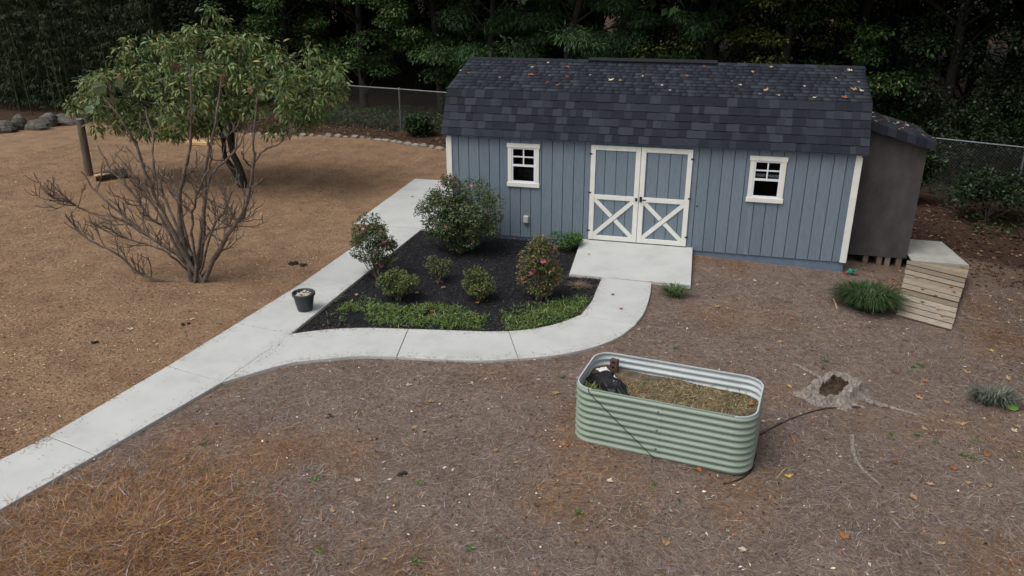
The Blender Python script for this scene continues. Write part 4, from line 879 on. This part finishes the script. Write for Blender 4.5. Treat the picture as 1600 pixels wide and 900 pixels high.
# ------------------------------------------------------------------ woods
def crown_mesh(name, kind, seed):
    global rng
    keep = rng; rng = np.random.default_rng(seed); bl = []; n1 = {'broad': 46, 'feather': 46, 'dark': 50, 'yellow': 34}[kind]
    zlo = {'broad': 1.5, 'feather': .9, 'dark': .7, 'yellow': 1.0}[kind]
    for k in range(n1):
        z = rng.uniform(zlo, 6.2); a = rng.uniform(0, 6.28); R_ = 2.3*math.sqrt(rng.uniform(.15, 1))*(.55+.45*min(1, z/3)); r = rng.uniform(.45, .85); bl.append(((R_*math.cos(a), R_*math.sin(a), z), (r, r, r*(.42 if kind != 'dark' else .7))))
    per = {'broad': 330, 'feather': 520, 'dark': 330, 'yellow': 170}[kind]; P, D = blob_leaves(bl, per, .25, .35 if kind != 'feather' else .5); n = len(P)
    L_, W_ = {'broad': (.12, .062), 'feather': (.17, .026), 'dark': (.10, .06), 'yellow': (.12, .06)}[kind]
    V, F = leaf_arrays(P, D, ups(n, .7), rng.uniform(.7, 1.25, n)*L_, rng.uniform(.8, 1.2, n)*W_, .15)
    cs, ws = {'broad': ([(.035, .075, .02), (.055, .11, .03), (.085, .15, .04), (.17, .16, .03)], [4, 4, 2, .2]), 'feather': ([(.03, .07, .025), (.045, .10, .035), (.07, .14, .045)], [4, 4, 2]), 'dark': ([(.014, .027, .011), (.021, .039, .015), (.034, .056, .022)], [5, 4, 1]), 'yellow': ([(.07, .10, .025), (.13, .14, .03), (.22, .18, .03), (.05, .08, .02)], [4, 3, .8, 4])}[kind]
    c = tints(n, cs, ws, .28)
    b2 = []
    for k in range(52):
        z = rng.uniform(5.2, 12.5); a = rng.uniform(0, 6.28); R_ = 3.0*math.sqrt(rng.random())*(1-.06*(z-5)); r = rng.uniform(.9, 1.5); b2.append(((R_*math.cos(a), R_*math.sin(a), z), (r, r, r*.55)))
    P2, D2 = blob_leaves(b2, 120, .1, .2); n2 = len(P2); V2, F2 = leaf_arrays(P2, D2, ups(n2, .6), rng.uniform(.28, .46, n2), rng.uniform(.17, .26, n2), .1); c2 = tints(n2, cs[:3], ws[:3], .25)
    me = mesh_from(name, np.concatenate([V, V2]), np.concatenate([F, F2+len(V)]), np.concatenate([c, c2])); me.materials.append(M['leaf'])
    lines = []; T = spline([(0, 0, -.3), (rng.normal(0, .1), rng.normal(0, .1), 3), (rng.normal(0, .3), rng.normal(0, .3), 7), (rng.normal(0, .3), rng.normal(0, .3), 11.5)], 14); lines.append((T, np.linspace(.17, .05, len(T))))
    li = []
    for (p, r) in bl[::3]+b2[::5]:
        p = np.array(p); k = np.argmin(np.abs(T[:, 2]-max(.6, p[2]-.7-.25*np.hypot(p[0], p[1])))); li.append((spline([T[k], (T[k]+p)/2+np.array([0, 0, .12]), p], 6), np.linspace(.045, .012, len(spline([T[k], (T[k]+p)/2, p], 6)))))
    Vt, Ft = tube_arrays(lines, 9); mt = mesh_from(name+'_trunk', Vt, Ft, None, True); mt.materials.append(M['darkbark'])
    Vl, Fl = tube_arrays(li, 5); ml = mesh_from(name+'_limbs', Vl, Fl, None, True); ml.materials.append(M['darkbark'])
    rng = keep; return me, mt, ml
CR = {k: [crown_mesh(k+'_crown', k, 50+i*7+j) for j in range(2)] for i, k in enumerate(('broad', 'feather', 'dark', 'yellow'))}
def wood_tree(kind, var, x, y, s, rz, label, group):
    z = float(ground_z(x, y)); names = {'broad': 'broadleaf_tree', 'feather': 'hemlock_tree', 'dark': 'evergreen_tree', 'yellow': 'understory_tree'}
    r = bpy.data.objects.new(names[kind], None); r.location = (x, y, z); r.rotation_euler = (0, 0, rz); r.scale = (s, s, s); COL.objects.link(r); tag(r, label, 'tree', group)
    for me, nm in zip(CR[kind][var], ('crown', 'trunk', 'limbs')):
        o = bpy.data.objects.new(nm, me); COL.objects.link(o); o.parent = r
        if nm == 'limbs': o['kind'] = 'stuff'
LBL = {'broad': 'mid green broadleaf tree in the woods behind the chain link fence', 'feather': 'feathery green hemlock just behind the shed roof', 'dark': 'dark dense evergreen in the shade of the woods', 'yellow': 'yellowing understory tree in the woods above the shed roof'}
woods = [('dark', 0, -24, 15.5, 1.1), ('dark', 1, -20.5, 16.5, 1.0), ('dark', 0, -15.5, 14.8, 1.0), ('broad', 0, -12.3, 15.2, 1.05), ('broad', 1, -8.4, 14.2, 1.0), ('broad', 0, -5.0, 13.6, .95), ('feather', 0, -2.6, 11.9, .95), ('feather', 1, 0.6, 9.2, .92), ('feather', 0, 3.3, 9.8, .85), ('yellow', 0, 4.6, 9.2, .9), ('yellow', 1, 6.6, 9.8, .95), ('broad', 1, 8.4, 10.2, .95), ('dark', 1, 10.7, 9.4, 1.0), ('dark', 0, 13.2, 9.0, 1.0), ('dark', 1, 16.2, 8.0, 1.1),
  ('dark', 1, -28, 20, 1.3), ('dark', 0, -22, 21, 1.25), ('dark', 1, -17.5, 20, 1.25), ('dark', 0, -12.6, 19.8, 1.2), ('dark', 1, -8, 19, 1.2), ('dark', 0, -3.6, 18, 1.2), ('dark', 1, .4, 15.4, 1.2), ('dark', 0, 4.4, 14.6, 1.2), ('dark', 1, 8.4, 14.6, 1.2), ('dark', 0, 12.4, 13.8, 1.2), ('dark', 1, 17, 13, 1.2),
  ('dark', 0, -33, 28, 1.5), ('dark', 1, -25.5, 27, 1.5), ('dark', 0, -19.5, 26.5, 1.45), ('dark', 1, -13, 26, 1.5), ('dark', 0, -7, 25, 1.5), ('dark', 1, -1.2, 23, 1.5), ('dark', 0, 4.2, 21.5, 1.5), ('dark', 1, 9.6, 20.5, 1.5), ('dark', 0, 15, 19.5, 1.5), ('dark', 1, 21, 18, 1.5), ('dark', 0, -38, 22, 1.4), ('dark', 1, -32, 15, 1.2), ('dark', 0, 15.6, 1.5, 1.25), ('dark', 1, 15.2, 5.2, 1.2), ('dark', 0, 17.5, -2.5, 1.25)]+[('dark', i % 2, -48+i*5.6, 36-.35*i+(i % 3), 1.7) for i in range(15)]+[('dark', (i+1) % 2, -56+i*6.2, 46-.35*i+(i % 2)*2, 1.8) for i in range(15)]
def where(k, x, y):
    if k == 'dark':
        depth = 'first rank' if y < 17 else 'middle' if y < 23 else 'far side'
        spot = 'behind the bamboo' if x < -13 else 'behind the leafy yard tree' if x < -6 else 'behind the shed corner' if x < 0 else 'beyond the shed roof' if x < 8 else 'beside the lean-to'
        return 'dark evergreen in the %s of the woods %s' % (depth, spot)
    if k == 'broad': return 'mid green broadleaf tree in the woods '+('beyond the lean-to side of the shed roof' if x > 5 else 'over the chain link fence beside the shed' if x > -6 else 'behind the leafy yard tree' if x > -10 else 'next to the bamboo')
    if k == 'feather': return 'feathery green hemlock '+('over the fence at the shed corner' if x < -1 else 'behind the left part of the shed roof' if x < 2 else 'behind the ridge vent end of the shed roof')
    return 'yellowing understory tree behind the shed roof '+('at the ridge vent' if x < 5.5 else 'right of the ridge vent')
for k, v, x, y, s in woods: wood_tree(k, v, x, y, s, rng.uniform(0, 6.28), where(k, x, y), {'broad': 'broadleaf trees behind the fence', 'feather': 'hemlocks behind the shed', 'dark': 'dark trees of the woods', 'yellow': 'yellowing trees behind the shed'}[k])

# bamboo: front culms singly, the thicket behind as one mass
def bamboo(n_plants, xr, yr, single):
    alll = []; PV = []; 
    for i in range(n_plants):
        x, y = rng.uniform(*xr), rng.uniform(*yr); z = float(ground_z(x, y)); h = rng.uniform(5, 7.5); lean = rng.normal(0, .35, 2)+np.array([0, -.3]); T = spline([(x, y, z-.05), (x+lean[0]*.3, y+lean[1]*.3, z+h*.5), (x+lean[0]*1.6, y+lean[1]*2.2, z+h)], 10)
        P = []; D = []
        for q in range(26):
            f = rng.uniform(.06, 1); k = f*(len(T)-1); p = T[int(k)]; d = unit(np.array([rng.normal(), rng.normal()-.4, .2])); tip = p+d*rng.uniform(.3, .9)+np.array([0, 0, -.15]); m_ = 16; tt = rng.random((m_, 1)); P.append(p+(tip-p)*tt); D.append(rand_dirs(m_)*.5+d*.5+np.array([0, 0, -.7]))
        P = np.concatenate(P); D = np.concatenate(D); alll.append((T, np.linspace(.02, .006, len(T)), P, D))
    cols = ([(.018, .032, .012), (.028, .05, .018), (.042, .068, .026)], [4, 4, 1.5])
    if single:
        for T, R, P, D in alll:
            r = thing('bamboo_plant', tuple(T[0]), 'tall thin bamboo stem with drooping narrow leaves behind the border rocks', 'bamboo', 'bamboo stems at the edge of the thicket')
            V, F = tube_arrays([(T, R)], 6); mobj('culm', V, F, noise_mat('bamboo_culm', (.07, .10, .035), (.12, .15, .06), 5, .5, 0) if 'culm' not in M else M['culm'], r, smooth_=True); n = len(P)
            V, F = leaf_arrays(P, D, ups(n, .8), rng.uniform(.12, .22, n), .022, .1); mobj('leaves', V, F, M['leaf'], r, col=tints(n, *cols))
    else:
        V, F = tube_arrays([(T, R) for T, R, _, _ in alll], 5); P = np.concatenate([a[2] for a in alll]); D = np.concatenate([a[3] for a in alll]); n = len(P); V2, F2 = leaf_arrays(P, D, ups(n, .8), rng.uniform(.14, .24, n), .026, .1)
        tag(mobj('bamboo_thicket', np.concatenate([V, V2]), np.concatenate([F, F2+len(V)]), M['leaf'], col=np.concatenate([np.tile([.03, .04, .016], (len(F), 1)), tints(n, *cols)])), 'dense dark bamboo thicket beyond the border rocks', 'bamboo', kind='stuff')
M['culm'] = noise_mat('bamboo_culm', (.03, .042, .016), (.06, .075, .03), 5, .5, 0)
bamboo(16, (-21.5, -15.8), (9.6, 11.2), True)
bamboo(210, (-27, -14.5), (10.3, 14.5), False)

# ivy below the fence and shrubs at the right
def ivy():
    n = 15000; x = np.concatenate([rng.uniform(-9.5, -1, n//2), rng.uniform(8.3, 17, n//2)]); y = FX(x)+np.where(x < 0, rng.uniform(-.25, 3.5, n), rng.uniform(-3.4, 3, n)); dens = fbm(x, y, 1.2, 77); k = dens > np.where(x < 0, .30, .46); x, y, dens = x[k], y[k], dens[k]; n = len(x)
    P = np.stack([x, y, ground_z(x, y)+(.02+.5*np.maximum(0, dens-.2))*rng.random(n)], -1); V, F = leaf_arrays(P, rand_dirs(n)*np.array([1, 1, .4]), ups(n, .5), rng.uniform(.06, .11, n), rng.uniform(.05, .085, n), .1)
    tag(mobj('ivy_cover', V, F, M['leaf'], col=tints(n, [(.022, .042, .016), (.035, .065, .022), (.055, .09, .03)], [4, 4, 2])), 'dark ivy covering the woodland floor along the fence', 'ivy', kind='stuff')
ivy()
DG = [(.022, .042, .016), (.038, .07, .024), (.06, .10, .034)]
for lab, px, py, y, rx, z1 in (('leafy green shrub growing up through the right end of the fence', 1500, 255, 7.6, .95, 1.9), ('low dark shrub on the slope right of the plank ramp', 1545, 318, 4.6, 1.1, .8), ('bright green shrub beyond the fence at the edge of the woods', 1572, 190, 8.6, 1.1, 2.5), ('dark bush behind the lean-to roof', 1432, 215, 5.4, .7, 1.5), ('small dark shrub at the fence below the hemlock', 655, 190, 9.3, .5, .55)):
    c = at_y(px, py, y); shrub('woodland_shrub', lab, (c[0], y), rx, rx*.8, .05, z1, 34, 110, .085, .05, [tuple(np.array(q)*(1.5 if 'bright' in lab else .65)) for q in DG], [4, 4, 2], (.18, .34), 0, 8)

# ------------------------------------------------------------------ litter on the ground
def litter():
    # pine needles
    def needles(n, xr, yr, fn): 
        x = rng.uniform(*xr, n); y = rng.uniform(*yr, n); k = fn(x, y); return x[k], y[k]
    allout = [tuple(p) for p in Lp]+[(-.7, .1)]
    def on_path(x, y):
        r = in_poly(x, y, Lp+Rp[::-1]) | in_poly(x, y, [tuple(p) for p in inner]+[tuple(p) for p in outer[::-1]]) | in_poly(x, y, [(2.6, 0), (4.72, 0), (4.78, -1.74), (2.7, -1.74)]) | in_poly(x, y, MULCH) | ((x > -2.2) & (x < 0) & (y > .1) & (y < 4))
        lx, ly = x-4.725, y+6.36; c_, s_ = math.cos(rad(7.2)), math.sin(rad(7.2)); u, v = c_*lx-s_*ly, s_*lx+c_*ly
        return r | ((abs(u) < .97) & (abs(v) < .48))
    right = lambda x, y: (x > np.interp(y, [p[1] for p in Rp], [p[0] for p in Rp])) & (y < -.02-.0*x) & ~on_path(x, y)
    x1, y1 = needles(330000, (-1.6, 11), (-11.2, -.02), right)
    pile = on_ground(200, 840); x2 = pile[0]+rng.normal(0, .58, 60000); y2 = pile[1]+rng.normal(0, .45, 60000); k = right(x2, y2); x2, y2 = x2[k], y2[k]
    hp = .16*np.exp(-((x2-pile[0])/.8)**2-((y2-pile[1])/.45)**2)*(.3+1.1*fbm(x2, y2, .35, 4))*rng.random(len(x2))
    x = np.concatenate([x1, x2]); y = np.concatenate([y1, y2]); n = len(x); h = np.concatenate([.002+.012*rng.random(len(x1))**2, .004+hp]); P = np.stack([x, y, ground_z(x, y)+h], -1)
    tilt = np.concatenate([np.full(len(x1), .07), np.full(len(x2), .22)])[:, None]; a = rng.uniform(0, 6.28, n); D = np.stack([np.cos(a), np.sin(a), np.zeros(n)], -1)+rng.normal(0, 1, (n, 3))*np.array([0, 0, 1])*tilt
    V, F = leaf_arrays(P, D, ups(n, .3), np.where(np.arange(n) < len(x1), rng.uniform(.08, .19, n), rng.uniform(.14, .26, n)), np.where(np.arange(n) < len(x1), rng.uniform(.0022, .0038, n), rng.uniform(.003, .005, n)), .04)
    org = np.clip((fbm(x, y, 1.3, 21)-.47)*3.5, 0, 1); org[len(x1):] = .55+.45*rng.random(len(x2)); pick = rng.random(n) < org
    cg = tints(n, [(.20, .152, .128), (.285, .235, .208), (.10, .072, .058), (.41, .355, .32)], [4, 3, 3, 1.4], .3); co = tints(n, [(.25, .125, .056), (.33, .185, .088), (.13, .062, .03), (.43, .28, .15)], [4, 3, 3, 1.0], .3)
    tag(mobj('pine_straw', V, F, M['litter'], col=np.where(pick[:, None], co, cg)), 'carpet of grey and orange fallen pine needles around the raised bed', 'pine straw', kind='stuff')
    nf = 5200; x, y = needles(nf, (-1.4, 10.5), (-11, -.05), right); n = len(x); a = rng.uniform(0, 6.28, n); P = np.stack([x, y, ground_z(x, y)+.012+.006*rng.random(n)], -1)
    V, F = leaf_arrays(P, np.stack([np.cos(a), np.sin(a), rng.normal(0, .15, n)], -1), ups(n, .5), rng.uniform(.018, .06, n), rng.uniform(.01, .028, n), .1)
    tag(mobj('bark_flakes', V, F, M['litter'], col=tints(n, [(.42, .35, .28), (.22, .13, .08), (.05, .035, .028), (.55, .5, .44), (.30, .15, .06)], [2, 3, 3, 1, 1.5])), 'small bark flakes and leaf bits strewn through the pine straw', 'bark flakes', kind='stuff')
    ed = np.concatenate([spline(q, 160) for q in (inner, outer, Lp, Rp)]); k = rng.integers(0, len(ed), 3400); x, y = (ed[k]+rng.normal(0, 1, (3400, 2))*np.array([.06, .06])+rng.normal(0, .12, (3400, 2))*(rng.random((3400, 1)) < .25)).T; n = len(x)
    op = on_path(x, y) & ~in_poly(x, y, MULCH[:15]+[(3, -1.7), (-.6, -2), (-.6, -4.8)]); z = np.where(op, ZS+.003, ground_z(x, y)+.012); a = rng.uniform(0, 6.28, n); thin = rng.random(n) < .55
    V, F = leaf_arrays(np.stack([x, y, z], -1), np.stack([np.cos(a), np.sin(a), np.full(n, .03)], -1), ups(n, .15), np.where(thin, rng.uniform(.04, .12, n), rng.uniform(.012, .03, n)), np.where(thin, .003, .010), .03)
    tag(mobj('path_debris', V, F, M['litter'], col=tints(n, [(.20, .11, .055), (.28, .2, .13), (.10, .065, .045)], [3, 2, 2])), 'needles and chips strewn along the edges of the concrete path', 'debris', kind='stuff')
    # wood chips
    n = 150000; y = -9.5+17.5*rng.random(n)**1.35; x = -1.2-rng.random(n)**.9*(13); xe = np.interp(y, [p[1] for p in Lp], [p[0] for p in Lp]); k = (x < xe-.01) & (y < edge_y(x)-.1) & ~on_path(x, y) & ~((x > -2.4) & (y > .05) & (y < 4.05)); x, y = x[k], y[k]; n = len(x)
    P = np.stack([x, y, ground_z(x, y)+.002+.008*rng.random(n)], -1); a = rng.uniform(0, 6.28, n); D = np.stack([np.cos(a), np.sin(a), rng.normal(0, .2, n)], -1); V, F = leaf_arrays(P, D, ups(n, .45), rng.uniform(.02, .06, n), rng.uniform(.008, .018, n), .02)
    tag(mobj('wood_chips', V, F, M['litter'], col=tints(n, [(.27, .165, .092), (.18, .105, .06), (.38, .25, .145), (.09, .055, .033), (.55, .42, .28)], [4, 3, 2.5, 2, .5])), 'tan wood chips covering the open yard left of the path', 'wood chips', kind='stuff')
    # black mulch
    A = np.array(MULCH); n = 26000; xy = rng.uniform(A.min(0), A.max(0), (n, 2)); xy = xy[in_poly(xy[:, 0], xy[:, 1], MULCH)]; n = len(xy)
    P = np.stack([xy[:, 0], xy[:, 1], ground_z(xy[:, 0], xy[:, 1])+.002+.015*rng.random(n)], -1); a = rng.uniform(0, 6.28, n); D = np.stack([np.cos(a), np.sin(a), rng.normal(0, .35, n)], -1); V, F = leaf_arrays(P, D, ups(n, .6), rng.uniform(.02, .06, n), rng.uniform(.008, .02, n), .03)
    tag(mobj('black_mulch', V, F, M['litter'], col=tints(n, [(.016, .016, .018), (.028, .028, .031), (.05, .048, .05), (.12, .09, .06)], [4, 4, 1.5, .25])), 'black shredded mulch in the planting bed before the shed', 'mulch', kind='stuff')
    # loose leaf litter of the woods edge and right slope
    n = 9000; x = np.concatenate([rng.uniform(7.4, 13, n//2), rng.uniform(-12, -1, n//2)]); y = np.concatenate([rng.uniform(-4, 6, n//2), rng.uniform(6.5, 11, n//2)]); k = (y > edge_y(x)-2.5*(x > 7)*fbm(x, y, 1, 2)) & ~((x < 9.5) & (x > 7.2) & (y > -2.6) & (y < 2.2)); x, y = x[k], y[k]; n = len(x)
    P = np.stack([x, y, ground_z(x, y)+.004+.02*rng.random(n)], -1); V, F = leaf_arrays(P, rand_dirs(n)*np.array([1, 1, .25]), ups(n, .6), rng.uniform(.05, .11, n), rng.uniform(.03, .06, n), .2)
    tag(mobj('leaf_litter', V, F, M['matte_leaf'], col=tints(n, [(.10, .055, .032), (.16, .095, .06), (.06, .035, .024), (.24, .16, .10)], [4, 3, 3, 1])), 'brown leaf litter at the edge of the woods', 'leaf litter', kind='stuff')
    # tiny weeds in the straw
    pts = [(1008, 700), (942, 665), (535, 575), (735, 600), (1055, 545), (905, 803), (655, 755), (1118, 690), (1426, 575), (1438, 572), (1525, 690), (1505, 712), (1520, 716), (1432, 680), (1462, 692), (1390, 680), (735, 858), (318, 695), (650, 880), (500, 860), (490, 750), (880, 590), (940, 560), (1500, 560), (1290, 565), (1020, 760)]
    for px, py in pts:
        p = on_ground(px, py); n = 26; P = p+np.stack([rng.normal(0, .018, n), rng.normal(0, .018, n), rng.uniform(0, .015, n)], -1); V, F = leaf_arrays(P, rand_dirs(n)*np.array([1, 1, .3])+np.array([0, 0, .3]), ups(n), rng.uniform(.02, .05, n), .014, .1)
        tag(mobj('weed_sprig', V, F, M['leaf'], col=tints(n, [(.07, .15, .03), (.11, .2, .05)], [1, 1]), origin=tuple(p)), 'tiny green weed sprouting through the pine straw', 'weed', 'weeds in the pine straw')
litter()

# fallen leaves: one by one
an = np.radians(np.array([0, 25, 45, 70, 95, 130, 180, 230, 265, 290, 315, 335])); rl = np.array([1, .5, .85, .42, .75, .4, .5, .4, .75, .42, .85, .5])
LM = {}
for k, c in {'tan': (.36, .235, .13), 'orange': (.34, .135, .045), 'brown': (.17, .085, .048), 'pale': (.52, .44, .33), 'yellow': (.52, .36, .06)}.items():
    LM[k] = []
    for v in range(3):
        V = [(0, 0, .12)]+[(r*math.cos(a), r*math.sin(a)*.8, .10+.45*r*r*abs(math.sin(a+v*1.3))+.06*math.sin(3*a+v)) for a, r in zip(an, rl)]; V = np.array(V)*.5; V[:, 2] -= V[:, 2].min()
        me = mesh_from(k+'_leaf', V, [[0, i, i % 12+1] for i in range(1, 13)], np.tile(np.array(c)*(.85+.15*v), (12, 1))); me.materials.append(M['matte_leaf']); LM[k].append(me)
def leaf(p, col, size, label, group, nrm=(0, 0, 1)):
    o = bpy.data.objects.new('fallen_leaf', random.choice(LM[col])); COL.objects.link(o); o.location = p; o.scale = (size,)*3
    o.rotation_euler = (Vector(nrm).to_track_quat('Z', 'Y') @ Matrix.Rotation(random.uniform(0, 6.28), 3, 'Z').to_quaternion()).to_euler(); return tag(o, label, 'leaf', group)
NAME = {'tan': 'tan', 'orange': 'orange brown', 'brown': 'dark brown', 'pale': 'pale dry', 'yellow': 'yellow'}
rt = unit(np.array([0, RIDGE[0]-KNEE[0], RIDGE[1]-KNEE[1]])); rn = np.array([0, -rt[2], rt[1]]); rp = np.array([0, KNEE[0], KNEE[1]])+rn*.016
for px, py, col, s in [(831,105,'tan',.14),(887,104.5,'orange',.13),(856,97.5,'pale',.11),(732,114,'orange',.10),(780,121,'tan',.10),(828,117,'orange',.17),(887,120,'brown',.12),(855,129.5,'brown',.14),(870,133,'brown',.15),(954,125,'pale',.17),(970,125.5,'tan',.13),(1004,119,'pale',.09),(1035,133,'pale',.09),(1046,141,'pale',.08),(1074,119,'orange',.13),(1100,104,'orange',.10),(1157.5,133,'pale',.12),(1176,112.5,'tan',.11),(1196,141,'tan',.17),(1206,104.5,'tan',.13),(1217,149,'pale',.09),(1257,134.5,'pale',.09),(1272,152.5,'pale',.10),(1321,152.5,'orange',.18),(1329,110,'pale',.14),(1335,139.5,'tan',.18),(1347,142,'pale',.13),(1341,127.5,'tan',.10),(922,117,'pale',.06),(1144,127,'tan',.07),(720,110,'pale',.06),(1188,147,'tan',.09),(1306,122,'pale',.08),(858,118,'pale',.05)]:
    d = ray(px, py); t_ = ((rp-CAMP)@rn)/(d@rn); leaf(CAMP+d*t_, col, s*1.05, NAME[col]+' fallen leaf resting on the shed roof shingles', NAME[col]+' leaves on the shed roof', rn)
for i in range(26):
    x, y = rng.uniform(7.5, 8.4), rng.uniform(.55, 2.0); leaf((x, y, zt(x)+.018), random.choice(['tan', 'orange', 'brown', 'pale']), rng.uniform(.07, .14), 'dry leaf in the drift on the lean-to roof', 'leaves on the lean-to roof', (.27, 0, 1))
for px, py, z, col in [(920, 398, None, 'tan'), (970, 482, ZS+.006, 'orange'), (958, 460, ZS+.006, 'brown'), (644, 307, ZS+.006, 'brown')]:
    p = at_z(px, py, ZS+.006) if z else at_z(px, py, .055-.048*.9+.006); leaf(p, col, .11, {'tan': 'tan leaf lying on the sloping concrete door slab', 'orange': 'orange brown leaf on the curved concrete path', 'brown': 'dark brown leaf on the concrete path'}[col], 'leaves on the concrete')
for u, s in ((.32, .2), (.52, .35), (.40, .8), (.58, .6), (.72, .4), (.78, .7), (.86, .78), (.05, .9), (.15, .85), (.48, .88)): leaf(e(s, u)+np.array([0, 0, .012]), random.choice(['tan', 'brown', 'orange']), .11, 'dry leaf lying on the weathered plank ramp', 'leaves on the ramp', (0, -.07, 1))
for px, py, col in [(675,628,'tan'),(647,669,'tan'),(866,615,'tan'),(884,696,'orange'),(640,602,'pale'),(735,600,'pale'),(828,682,'brown'),(774,705,'tan'),(560,752,'pale'),(1240,688,'orange'),(1230,745,'yellow'),(1232,604,'yellow'),(1377,636,'pale'),(1445,596,'orange'),(1440,602,'tan'),(1548,549,'yellow'),(1415,533,'brown'),(1314,541,'tan'),(1218,535,'tan'),(1201,546,'orange'),(1500,663,'tan'),(1541,712,'orange'),(1510,755,'tan'),(1455,758,'tan'),(1427,778,'tan'),(1545,758,'tan'),(1435,617,'brown'),(1401,583,'brown'),(1437,623,'tan'),(1480,630,'tan'),(1445,672,'tan'),(1590,668,'tan'),(1585,675,'pale'),(1575,593,'tan'),(1512,583,'tan'),(1155,690,'orange'),(1092,735,'orange'),(952,752,'pale'),(885,697,'brown'),(1490,733,'orange'),(1400,725,'brown'),(1270,470,'tan'),(1180,440,'pale'),(1545,480,'tan'),(1532,500,'tan'),(1580,470,'tan'),(1560,520,'brown'),(1240,500,'orange'),(1120,480,'tan'),(1150,530,'brown'),(1395,437,'orange'),(1350,420,'tan'),(1365,425,'brown'),(1405,424,'tan'),(1040,850,'tan'),(1160,860,'pale'),(520,800,'tan'),(840,790,'brown'),(1320,840,'orange'),(1470,850,'tan')]:
    p = on_ground(px, py); leaf(p+np.array([0, 0, .010]), col, rng.uniform(.11, .17), NAME[col]+' fallen leaf lying on the pine straw', NAME[col]+' leaves on the pine straw')
for px, py, col in [(651, 460, 'tan'), (558, 463, 'tan'), (674, 489, 'orange'), (746, 476, 'orange'), (692, 452, 'tan'), (805, 375, 'orange'), (1008, 400, 'brown')][:6]:
    p = on_ground(px, py); leaf(p+np.array([0, 0, .03]), col, .12, NAME[col]+' fallen leaf in the mulch bed among the shrubs', NAME[col]+' leaves in the mulch bed')
for x, y, col in ((.28, -.26, 'tan'), (.36, -.15, 'tan'), (.85, .22, 'orange')): leaf(np.array(btr(x, y, bsoil(x, y)+.03)), col, .13, {'tan': 'tan leaf lying on the soil of the raised bed', 'orange': 'orange leaf at the end of the raised bed'}[col], 'leaves in the raised bed')

for px, py, col in [(120, 236, 'yellow'), (70, 270, 'brown'), (75, 283, 'brown'), (62, 352, 'tan'), (215, 335, 'yellow'), (430, 270, 'tan'), (505, 232, 'brown'), (545, 262, 'tan'), (570, 267, 'brown'), (540, 265, 'tan'), (625, 274, 'brown'), (505, 285, 'brown'), (500, 300, 'brown'), (430, 300, 'brown'), (585, 300, 'tan'), (470, 255, 'tan'), (628, 262, 'brown'), (300, 500, 'pale'), (205, 515, 'pale'), (95, 480, 'brown'), (560, 325, 'brown'), (535, 300, 'brown')]:
    p = on_ground(px, py); leaf(p+np.array([0, 0, .010]), col, rng.uniform(.10, .15), NAME[col]+' fallen leaf lying on the open wood chips', NAME[col]+' leaves on the wood chips')
